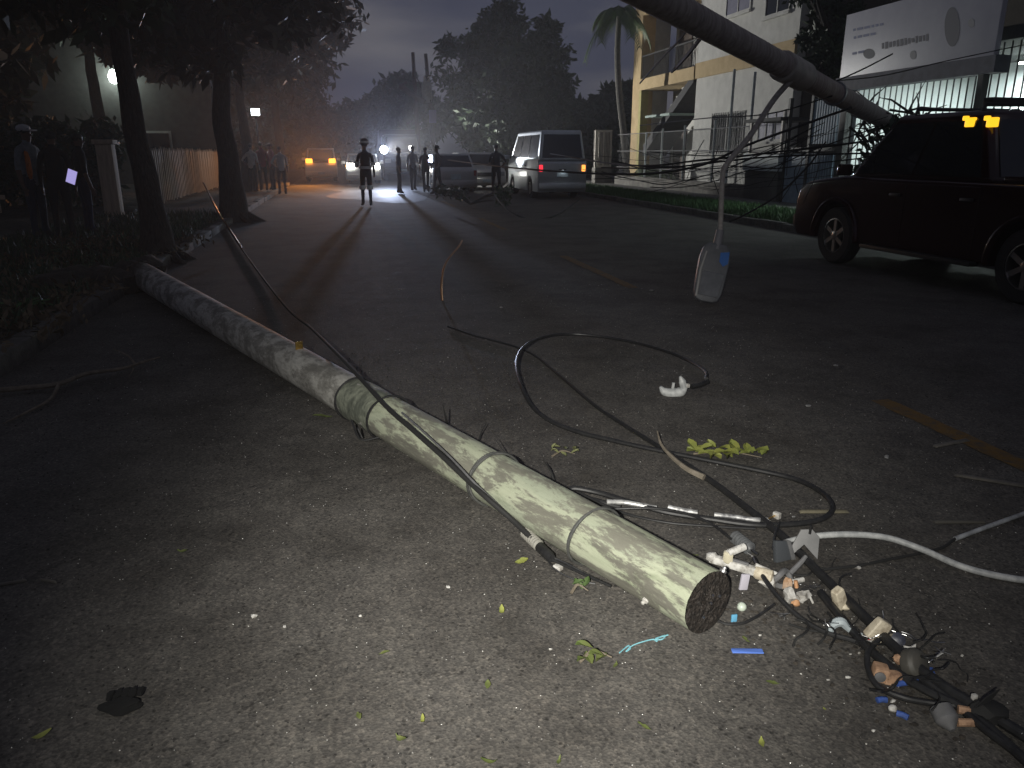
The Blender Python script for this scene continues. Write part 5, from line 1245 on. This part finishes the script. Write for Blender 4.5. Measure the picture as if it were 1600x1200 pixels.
c3 = small('wing_clip', 'pale bluish wing clip on the curved black cable', 'clip', 1312, 984, .02, R(-20))
mb = MB(); mb.tube([(-.03, 0, -.012), (-.022, 0, .018), (0, 0, .03), (.02, 0, .012), (.045, 0, -.008), (.07, 0, -.014)], [.010, .014, .016, .011, .009, .008], 8, smooth=5); mb.build('clip', mat('bluish_white', (.38, .43, .45), rough=.5), c3)
for px, py, lab in ((1358, 1006, 'white end cap where the curved black cable ends'),):
    o = small('white_ferrule', lab, 'ferrule', px, py, .012); MB().lathe([(.010, -.012), (.012, -.01), (.012, .012), (.008, .014)], 10, M4((0, 0, 0), align((1, -.3, 0)))).build('cap', M_WHITE, o)
c4 = small('tan_connector', 'tan plastic connector with hollow end in the lower right tangle', 'connector', 1386, 1052, .022, R(-25))
MB().box((-.02, 0, 0), (.042, .042, .046), Matrix.Rotation(.15, 3, 'Y')).build('shell', M_TAN, c4, bevel=.006); MB().lathe([(.013, -.002), (.016, 0), (.016, .004), (.010, .006)], 12, M4((-.024, -.0225, .0), align((0, -1, .1)))).build('hole', M_GREYP, c4)
MB().box((.020, -.004, -.006), (.04, .03, .030), Matrix.Rotation(-.1, 3, 'Y')).build('neck', M_TAN, c4, bevel=.005); MB().lathe([(.011, -.008), (.011, .008)], 10, M4((.0, -.014, -.022), align((1, 0, -.3)))).build('foot', M_TAN, c4)
c5 = small('tan_connector', 'small tan lump above the hollow tan connector', 'connector', 1402, 1030, .035); MB().blob((0, 0, 0), (.026, .03, .03), 7, .25).build('shell', M_TAN, c5)
c6 = small('grey_junction', 'dark grey round junction cap in the lower right tangle', 'cap', 1428, 1038, .028)
MB().lathe([(.030, -.024), (.046, -.016), (.048, .012), (.040, .024), (.018, .030)], 18, M4((0, 0, 0), align((.35, -.75, .55)))).build('cap', mat('dark_grey_cap', (.075, .07, .06), (.05, .048, .042), 20, .6), c6, bevel=.003)
c7 = small('foil_cap', 'shiny white metal cap above the junction cap', 'cap', 1402, 1000, .035); MB().lathe([(.022, -.014), (.026, -.006), (.022, .010), (.008, .016)], 14, M4((0, 0, 0), align((-.1, -.6, .7)))).build('cap', M_CHROME, c7)
c8 = small('torn_tag', 'torn white tag stuck on the black cable beside the junction cap', 'tag', 1421, 1014, .04); MB().prism([(-.02, -.008), (.016, -.012), (.024, .012), (.005, .006), (-.016, .012)], .006, M4((0, 0, 0), Matrix.Rotation(-.5, 3, 'X'))).build('tag', M_WHITE, c8)
for px, py, ln, ang, lab in ((1420, 1067, .075, -5, 'bright blue sleeve lying next to the hollow tan connector'), (1456, 1050, .024, 60, 'blue scrap under the black cable by the junction cap'), (1378, 1094, .028, -10, 'lighter blue scrap below the loop of cable'), (1410, 1118, .03, -50, 'lowest blue scrap near the lower right corner')):
    o = small('blue_sleeve', lab, 'sleeve', px, py, .010, R(ang)); MB().tube([(-ln / 2, 0, 0), (0, .002, .001), (ln / 2, 0, 0)], .0085, 10).build('tube', M_BLUE, o)
o = small('blue_strip', 'flat blue plastic strip on the road below the sawn end', 'strip', 1167, 1018, .005, R(-14)); MB().prism([(-.048, 0), (-.044, .004), (.05, .004), (.05, 0)], .022).build('strip', mat('strip_blue', (.10, .20, .62), rough=.45), o, bevel=.001, seg=1)
o = small('plastic_stopper', 'grey pointed stopper in the lower right corner', 'stopper', 1478, 1124, .02); MB().lathe([(.030, .03), (.032, -.005), (.02, -.02), (.008, -.034)], 14, M4((0, 0, .004), align((.1, .9, .4)))).build('cap', M_GREYP, o)
o = small('tan_sleeve', 'upper tan sleeve in the lower right corner', 'sleeve', 1507, 1110, .025, R(-30)); MB().tube([(-.016, 0, 0), (.016, 0, 0)], .012, 10).build('tube', M_TAN, o)
o = small('tan_sleeve', 'lower tan sleeve with metal end in the lower right corner', 'sleeve', 1513, 1129, .016, R(-14)); MB().tube([(-.03, 0, 0), (.025, 0, 0)], .011, 10).build('tube', M_TAN, o); MB().tube([(.025, 0, 0), (.034, 0, 0)], .007, 8).build('end', M_STEEL, o)
o = small('tape_wad', 'black tape wrapped round the heavy cables in the lower right corner', 'tape', 1545, 1112, .03); MB().blob((0, 0, 0), (.10, .08, .055), 5, .2).build('wrap', M_BLACKM, o)
mb = MB(); mb.prism([(-.05, 0), (.0, .02), (.02, .05), (-.02, .03)], .004, M4((0, 0, .02))); mb.build('loose_end', M_BLACKM, o)
o = small('white_bit', 'white scrap on the heavy cable near the lower right corner', 'scrap', 1522, 1091, .045); MB().box((0, 0, 0), (.014, .012, .026)).build('scrap', M_WHITE, o, bevel=.003)
o = small('grey_stone', 'round pale stone below the loop of cable', 'stone', 1395, 1107, .01); MB().blob((0, 0, 0), (.024, .024, .022), 3, .1).build('stone', M_WHITE, o)

# thin torn wires, strands and crumbs tangled through the hardware
tgl = thing('wire_tangle', 'tangle of thin torn black and bare wires round the broken fittings', 'wires', G(1270, 950, 0))
rnd = random.Random(31)
for k in range(30):
    t_ = rnd.random(); cx_ = 1165 + 300 * t_ + rnd.uniform(-35, 35); cy_ = 880 + 190 * t_ + rnd.uniform(-35, 35); pts = []; a = rnd.uniform(-.9, 1.2); x, y = cx_, cy_; z = rnd.uniform(.006, .05)
    for i in range(rnd.randint(4, 7)):
        pts.append(G(x, y, max(.005, z)) - tgl.location); a += rnd.uniform(-.9, .9); x += 15 * math.cos(a); y += 11 * math.sin(a); z += rnd.uniform(-.025, .022)
    bare = k % 5 == 0
    MB().tube(pts, rnd.choice((.0022, .003, .004)) if not bare else .0018, 6, smooth=5).build('torn_wire', M_CHROME if bare else (M_BLACKM if k % 3 else M_BLACK), tgl)
    if k % 4 == 0:
        for j in range(5):
            e = pts[-1]; MB().tube([e, e + Vector((rnd.uniform(-.012, .012), rnd.uniform(-.012, .012), rnd.uniform(0, .01))), e + Vector((rnd.uniform(-.03, .03), rnd.uniform(-.03, .03), rnd.uniform(-.004, .02)))], .0009, 4).build('frayed_strand', M_CHROME, tgl)
mb = MB()
for k in range(260):
    t_ = rnd.random(); p = G(1150 + 330 * t_ + rnd.gauss(0, 38), 905 + 200 * t_ + rnd.gauss(0, 34), 0); r_ = rnd.uniform(.004, .013); mb.blob(p, (r_ * 1.6, r_ * 1.3, r_), k, .3, 1)
tag(mb.build('crumbs', M_EARTH, smooth=False), 'dark crumbs of dirt and rubber under the broken fittings', 'dirt', kind='stuff')
mb = MB()
for k in range(24):
    t_ = rnd.random(); p = G(1150 + 330 * t_ + rnd.gauss(0, 45), 905 + 200 * t_ + rnd.gauss(0, 40), 0); r_ = rnd.uniform(.004, .010); mb.blob(p + Vector((0, 0, r_ * .3)), (r_ * 1.8, r_ * 1.2, r_), k, .35, 1)
tag(mb.build('splinters', M_WHITE, smooth=False), 'small broken white splinters scattered round the fittings', 'splinters', kind='stuff')

# white clamp at the far end of the big loop
wcl = small('cable_clamp', 'white crescent shaped cable clamp at the end of the big loop', 'clamp', 1052, 606, .05)
xr = Vector((_rt.x, _rt.y, 0)); up_ = Vector((0, 0, 1))
def xz(pl): return [xr * x + up_ * z for x, z in pl]
k_ = .0035
mb = MB(); mb.tube(xz([(-24 * k_, 2 * k_), (-16 * k_, -7 * k_), (0, -11 * k_), (15 * k_, -7 * k_), (22 * k_, 2 * k_)]), [.010, .028, .036, .032, .018], 12, smooth=6); mb.build('crescent', M_PVC, wcl)
mb = MB(); mb.tube(xz([(19 * k_, 0), (16 * k_, 12 * k_), (11 * k_, 22 * k_)]), [.022, .024, .008], 10, smooth=5); mb.build('horn', M_PVC, wcl)
MB().tube(xz([(-1 * k_, -6 * k_), (0, 10 * k_)]), .010, 8).build('stud', M_PVC, wcl); MB().lathe([(.014, -.01), (.016, 0), (.012, .02)], 8, M4(xr * 24 * k_ + up_ * 4 * k_, align(xr))).build('nut', M_WHITE, wcl)
cable('black stub of cable joining the crescent clamp to the loop', [(1080, 604, .05), (1094, 601, .05), (1106, 596, .05)], .016)

# ------------------------------------------------------------------ leaves, twigs and litter
def leaf(px, py, l, ang, m, z=.006, curl=.35):
    p = G(px, py, z); mb = MB(); vs = []; n = 7; curl = random.uniform(.1, 1.3); wf = random.uniform(.15, .27); bend = random.uniform(-.25, .25); tear = random.randint(2, 9)
    for i in range(n + 1):
        s = i / n; w_ = l * wf * math.sin(math.pi * min(1, s * .94 + .04)) ** .8 * (.45 if i == tear else 1) * random.uniform(.85, 1.1); c = curl * l * (s - .5) ** 2 + l * .05 * math.sin(5 * s)
        yb = bend * l * (s - .5) ** 2; vs += [(l * (s - .5), yb - w_, c + w_ * .45), (l * (s - .5), yb, c), (l * (s - .5), yb + w_, c + w_ * .2)]
    fs = []
    for i in range(n): a = i * 3; fs += [(a, a + 1, a + 4, a + 3), (a + 1, a + 2, a + 5, a + 4)]
    mb.add(vs, fs); o = mb.build('fallen_leaf', m); o.location = p; o.rotation_euler = (random.uniform(-.15, .15), random.uniform(-.15, .15), R(ang)); return o
LG = [(815, 878, .075, 'bright green leaf on the road below the cable splice'), (962, 1040, .05, 'leaf just right of the small sprig below the pole'), (1165, 1000, .05, 'small green leaf just above the flat blue strip'),
 (1345, 960, .06, 'yellow green leaf lying between the two cream connectors'), (1208, 1068, .055, 'leaf on the road to the lower right of the blue strip'), (1007, 1136, .06, 'leaf near the bottom edge, straight below the blue string'),
 (1190, 1162, .06, 'leaf near the bottom edge, below the flat blue strip'), (873, 1190, .05, 'leaf cut by the bottom edge left of the one under the string'), (285, 862, .06, 'lone leaf on the dark asphalt far left of the pale pole'),
 (65, 1150, .07, 'dull leaf in the lower left corner beyond the black rag'), (626, 1156, .055, 'yellowish leaf near the bottom edge, lowest of a loose trio'), (560, 1118, .05, 'left leaf of the loose trio near the bottom edge'),
 (660, 1126, .05, 'right leaf of the loose trio near the bottom edge'), (600, 1020, .05, 'pale leaf on the open asphalt above the loose trio'), (762, 1070, .05, 'leaf on the asphalt between the loose trio and the small sprig'),
 (784, 955, .06, 'leaf on the asphalt below the bare cable tail'), (764, 1192, .06, 'leaf cut by the bottom edge below the middle of the picture'), (1088, 868, .035, 'tiny leaf tucked against the far side of the pole near the clamp'),
 (1288, 1108, .02, 'tiny yellow leaf left of the lowest blue scrap'), (504, 652, .16, 'long yellowish leaf on the road just below the dark half of the pole')]
for i, (px, py, l, lab) in enumerate(LG):
    o = tag(leaf(px, py, l * .72, random.uniform(0, 360), M_GREEN if i % 3 else M_YLEAF), lab, 'leaf', 'fallen leaves on the asphalt')
    if px == 504: o.rotation_euler.z = R(8)
def sprig(px, py, label, n, spread, l, m, seed, z=.02, ang=0):
    rnd = random.Random(seed); t = small('leaf_sprig', label, 'sprig', px, py, 0)
    q = Rz(ang); st = [q @ Vector((-spread, 0, .012)), q @ Vector((0, .02, .03)), q @ Vector((spread, -.01, .02))]
    MB().tube(st, [.006, .005, .002], 6, smooth=5).build('stem', M_TWIG, t)
    for k in range(n):
        s = (k + .5) / n; p = q @ Vector((spread * (2 * s - 1), rnd.uniform(-.03, .03), .02 + rnd.uniform(0, .03))); ll = l * rnd.uniform(.6, 1.2)
        mb = MB(); vs = []; a = rnd.uniform(0, 6.28); el = rnd.uniform(-.1, .8)
        d = Vector((math.cos(a) * math.cos(el), math.sin(a) * math.cos(el), math.sin(el))); sd = d.cross(up_).normalized(); nn_ = sd.cross(d)
        for i in range(5):
            u = i / 4; w_ = ll * .28 * math.sin(math.pi * min(1, u * .92 + .05)); vs += [p + d * ll * u - sd * w_ + nn_ * w_ * .3, p + d * ll * u - nn_ * ll * .25 * u * u, p + d * ll * u + sd * w_ + nn_ * w_ * .3]
        mb.add(vs, [f for i in range(4) for f in ((i * 3, i * 3 + 1, i * 3 + 4, i * 3 + 3), (i * 3 + 1, i * 3 + 2, i * 3 + 5, i * 3 + 4))]); mb.build('leaf', m, t)
    return t
sprig(1136, 716, 'crumpled yellow green leafy sprig lying on the cables beyond the pole', 26, .17, .085, M_YLEAF, 1, ang=R(-22))
sprig(880, 715, 'small pale leafy sprig on the road just beyond the pole', 8, .06, .05, mat('faded_leaf', (.16, .17, .07), (.11, .12, .05), 9, .7), 2)
sprig(930, 1036, 'small yellow green sprig on the road in front of the pole', 5, .05, .05, M_GREEN, 3)
sprig(905, 930, 'small dark green sprig at the lower edge of the pole', 5, .03, .04, mat('deep_green_leaf', (.06, .10, .03), rough=.6), 5)
def twig(label, spec, r, m=M_TWIG, name='twig', group=None):
    pts = [G(*s) for s in spec]; o0 = pts[0].copy(); o0.z = 0; n = len(pts)
    o = tag(MB().tube([p - o0 for p in pts], [r * (1 - .75 * i / (n - 1)) for i in range(n)], 7, smooth=6).build(name, m), label, 'twig', group); o.location = o0; return o
twig('curved peeled branch lying on the heavy cable beyond the pole', [(1100, 746, .03), (1072, 732, .045), (1048, 712, .06), (1033, 694, .08), (1027, 674, .11)], .016, mat('peeled_wood', (.22, .19, .15), (.14, .12, .09), 20, .7))
fb_ = small('fallen_branch', 'bare forked branch lying on the road by the left kerb', 'branch', 0, 610)
def bpt(x, y, z): return G(x, y, z) - fb_.location
MB().tube([bpt(-30, 612, .05), bpt(40, 606, .04), (bpt(92, 600, .05)), bpt(135, 584, .06), bpt(190, 576, .05), bpt(222, 566, .05), bpt(250, 558, .05)], [.02, .018, .017, .015, .012, .009, .005], 8, smooth=5).build('main_stem', M_TWIG, fb_)
MB().tube([bpt(92, 600, .05), bpt(78, 624, .03), bpt(40, 645, .02), bpt(5, 662, .02)], [.012, .010, .008, .004], 7, smooth=5).build('side_branch', M_TWIG, fb_)
MB().tube([bpt(212, 570, .05), bpt(200, 556, .08), bpt(177, 545, .12)], [.009, .007, .003], 7, smooth=5).build('side_branch', M_TWIG, fb_)
MB().tube([bpt(205, 570, .05), bpt(208, 578, .03), bpt(201, 588, .02)], [.007, .005, .002], 6, smooth=5).build('side_branch', M_TWIG, fb_)
for lab, spec, r in (('dark twig standing up behind the pole, left one', [(700, 668, .02), (697, 655, .10), (692, 632, .2)], .010), ('thin twig poking up behind the middle of the pole', [(800, 722, .05), (788, 706, .10), (772, 684, .16)], .005),
                     ('short black twig behind the pole near its pale band', [(866, 752, .02), (860, 735, .06), (851, 722, .08)], .007), ('faint dark twig behind the pole beside the left one', [(748, 690, .02), (752, 676, .05), (760, 660, .08)], .006)):
    twig(lab, spec, r, M_BLACKM)
def stick(px, py, l, ang, m, label, w_=.03, group=None):
    o = tag(MB().box((0, 0, 0), (l, w_, .012), taper=.9).build('stick', m, bevel=.003, seg=1), label, 'stick', group); o.location = G(px, py, .008); o.rotation_euler = (0, 0, R(ang)); return o
M_STK = mat('grey_stick', (.13, .12, .105), (.08, .075, .065), 15, .85)
stick(1487, 692, .26, 10, M_STK, 'grey stick pointing at the yellow line near the right edge', .028)
stick(1558, 752, .36, -40, M_STK, 'grey stick at the right edge below the yellow line', .03)
stick(1288, 799, .22, -12, mat('dull_yellow_stick', (.17, .15, .10), (.11, .10, .07), 15, .85), 'dull yellowish stick crossing under the right end of the loop', .022)
stick(18, 910, .10, 10, M_STK, 'short pale stick on the dark asphalt at the left edge', .008)
stick(75, 907, .08, -28, M_STK, 'thin stick right of the short pale one at the left edge', .006)
stick(1500, 815, .22, -12, mat('dark_stick', (.075, .07, .06), rough=.9), 'faint dark strip on the asphalt above the conduit', .02)
M_RAG = mat('sooty_cloth', (.003, .003, .003), rough=.95)
bs = small('black_rag', 'small crumpled black rag on the road at the lower left', 'rag', 190, 1102, .012)
MB().blob((0, 0, 0), (.085, .06, .03), 3, .35, 3).build('cloth', M_RAG, bs); mb = MB()
for k in range(5): mb.blob((.02 * (k - 2), .045, .006), (.02, .045, .012), k, .3)
mb.build('frayed_edge', M_RAG, bs)
M_CHIP = mat('grey_chip', (.22, .22, .22), (.15, .15, .15), 30, .6)
ch = [(397, 964, .022, 'white torn chip on the asphalt left of the pole, largest there'), (445, 980, .012, 'small white chip right of the torn one on the left asphalt'), (700, 918, .016, 'pale chip on the asphalt below the band of the pole'), (1263, 635, .03, 'pale square chip on the dark road right of the crescent clamp'),
 (1385, 715, .03, 'pale square chip between the loop and the yellow line'), (1340, 888, .026, 'white chip on the frayed dark rope'), (860, 1015, .010, 'tiny white chip in front of the pole left of the blue string'), (563, 963, .012, 'tiny pale chip on the asphalt under the long yellowish leaf'),
 (1283, 907, .02, 'white fragment beside the cracked insulator'), (1240, 808, .014, 'small white fragment beside the lug'), (783, 481, .035, 'pale chip on the dark mid road left of the bent strand'), (1018, 455, .05, 'pale chip on the dark mid road left of the street light'), (1305, 572, .03, 'pale chip on the road below the pickup')]
for i, (px, py, l, lab) in enumerate(ch):
    mb = MB(); mb.blob((0, 0, l * .2), (l * 1.2, l, l * .5), i, .3, 1); o = mb.build('white_chip', M_WHITE if py > 850 else M_CHIP, smooth=False); o.location = G(px, py, 0); o.rotation_euler = (0, 0, i)
    tag(o, lab, 'chip', 'pale chips on the asphalt')
st_ = small('nylon_string', 'pale blue knotted string on the road in front of the pole', 'string', 1004, 1006)
pts = []
for (x, y) in ((968, 1020), (975, 1014), (982, 1009), (985, 1013), (978, 1018), (986, 1010), (1000, 1004), (1020, 999), (1026, 1002), (1030, 996), (1040, 993), (1034, 999), (1024, 998), (1044, 992)): pts.append(G(x, y, .004 + random.uniform(0, .004)) - st_.location)
MB().tube(pts, .0022, 5, smooth=5).build('strand', M_CYAN, st_)

# grit: pale and dark stones on the asphalt near the camera
def grit(name, n, m, label, seed, lo, hi, y1=9):
    rng = np.random.default_rng(seed); V = []; Fc = []
    base = np.array([(1, 0, 0), (-1, 0, 0), (0, 1, 0), (0, -1, 0), (0, 0, 1), (0, 0, -.2)], float); fc = np.array([(0, 2, 4), (2, 1, 4), (1, 3, 4), (3, 0, 4), (2, 0, 5), (1, 2, 5), (3, 1, 5), (0, 3, 5)])
    y = .9 + (y1 - .9) * rng.random(n) ** 1.8; x = rng.uniform(-2.3, 4.6, n) * (0.35 + .65 * y / y1) ** .6
    s = rng.uniform(lo, hi, n) * (.7 + .1 * y)
    for i in range(n):
        a = rng.uniform(0, 6.28); c, q = math.cos(a), math.sin(a); sc = s[i] * rng.uniform(.6, 1.3, 3)
        b = base * sc; b = np.stack([b[:, 0] * c - b[:, 1] * q, b[:, 0] * q + b[:, 1] * c, b[:, 2]], 1) + (x[i], y[i], .001); V.append(b); Fc.append(fc + 6 * i)
    me = bpy.data.meshes.new(name); me.from_pydata(np.concatenate(V).tolist(), [], np.concatenate(Fc).tolist()); me.materials.append(m)
    o = bpy.data.objects.new(name, me); COL.objects.link(o); return tag(o, label, 'grit', kind='stuff')
grit('pale_grit', 2300, mat('pale_stone', (.80, .79, .76), (.5, .49, .46), 200, .25), 'fine pale grit scattered over the asphalt', 1, .0010, .0026)
grit('dark_grit', 4200, mat('dark_stone', (.020, .019, .018), rough=.9), 'fine dark stones in the worn asphalt', 2, .002, .006, 6)
grit('grey_grit', 2000, mat('grey_stone', (.17, .16, .15), (.10, .095, .09), 150, .8), 'grey stones in the worn asphalt', 3, .002, .0045, 6)
# leaf litter on the left kerb
rng = np.random.default_rng(5); cs = [[float(rng.uniform(-4.6, -2.35)), float(rng.uniform(5.5, 14)), .16] for _ in range(150)]
o = leaf_mesh('leaf_litter', cs, [.28] * 150, 22, .10, M_LITTER, None, 9, squash=.18); tag(o, 'dead leaves and twigs littering the left kerb and bank', 'litter', kind='stuff')
for k, (px, py, r_) in enumerate(((35, 480, .45), (110, 392, .5), (150, 370, .4), (60, 425, .35))):
    p = G(px, py, .12); t = thing('low_plant', ['spreading dark green plant on the left bank, nearest the picture edge', 'low fern beside the bystanders on the left bank', 'dark low plant at the foot of the leaning tree', 'small plant between the nearest plant and the fern'][k], 'plant', (p.x, p.y, .12))
    for j in range(14):
        a = j * .45 + k; el = .5 + .4 * math.sin(j * 3.1); l = r_ * (.7 + .3 * math.sin(j * 2.3)); mb = MB(); d = Vector((math.cos(a), math.sin(a), 0)); sd = Vector((-d.y, d.x, 0)); vs = []
        for i in range(6):
            u = i / 5; w_ = l * .14 * math.sin(math.pi * min(1, u * .95 + .04)); c_ = d * l * u * math.cos(el * (1 - .5 * u)) + Vector((0, 0, l * (u * math.sin(el) - .5 * u * u))); vs += [c_ - sd * w_, c_ + sd * w_]
        mb.add(vs, [(2 * i, 2 * i + 1, 2 * i + 3, 2 * i + 2) for i in range(5)]); mb.build('leaf', M_GRASS if k < 2 else M_LEAF, t, smooth=False)
# mound of soil heaved up by the butt of the pole
mb = MB()
for k in range(16): mb.blob((random.uniform(-.5, .55), random.uniform(-.5, .5), random.uniform(-.05, .12)), (random.uniform(.3, .7), random.uniform(.3, .6), random.uniform(.2, .4)), k, .25)
o = tag(mb.build('soil_heap', M_EARTH), 'heap of dark soil and roots at the butt of the fallen pole', 'soil', kind='stuff'); o.location = (b0.x - .35, b0.y + .15, .05)

# ------------------------------------------------------------------ thin haze added for lamp halos and lifted blacks
hm = bpy.data.materials.new('glow_haze'); hm.use_nodes = True; t = hm.node_tree; t.nodes.clear()
ho = t.nodes.new('ShaderNodeOutputMaterial'); hv = t.nodes.new('ShaderNodeVolumePrincipled'); hv.inputs['Color'].default_value = (.85, .85, .88, 1); hv.inputs['Density'].default_value = .0017; hv.inputs['Anisotropy'].default_value = .62
t.links.new(hv.outputs['Volume'], ho.inputs['Volume'])
hz_ = MB().b2((-930, -80, -1.06), (930, 1430, 15)).build('haze', hm, smooth=False)
tag(hz_, 'thin haze added over the street for glow round the lamps', 'haze', kind='stuff')
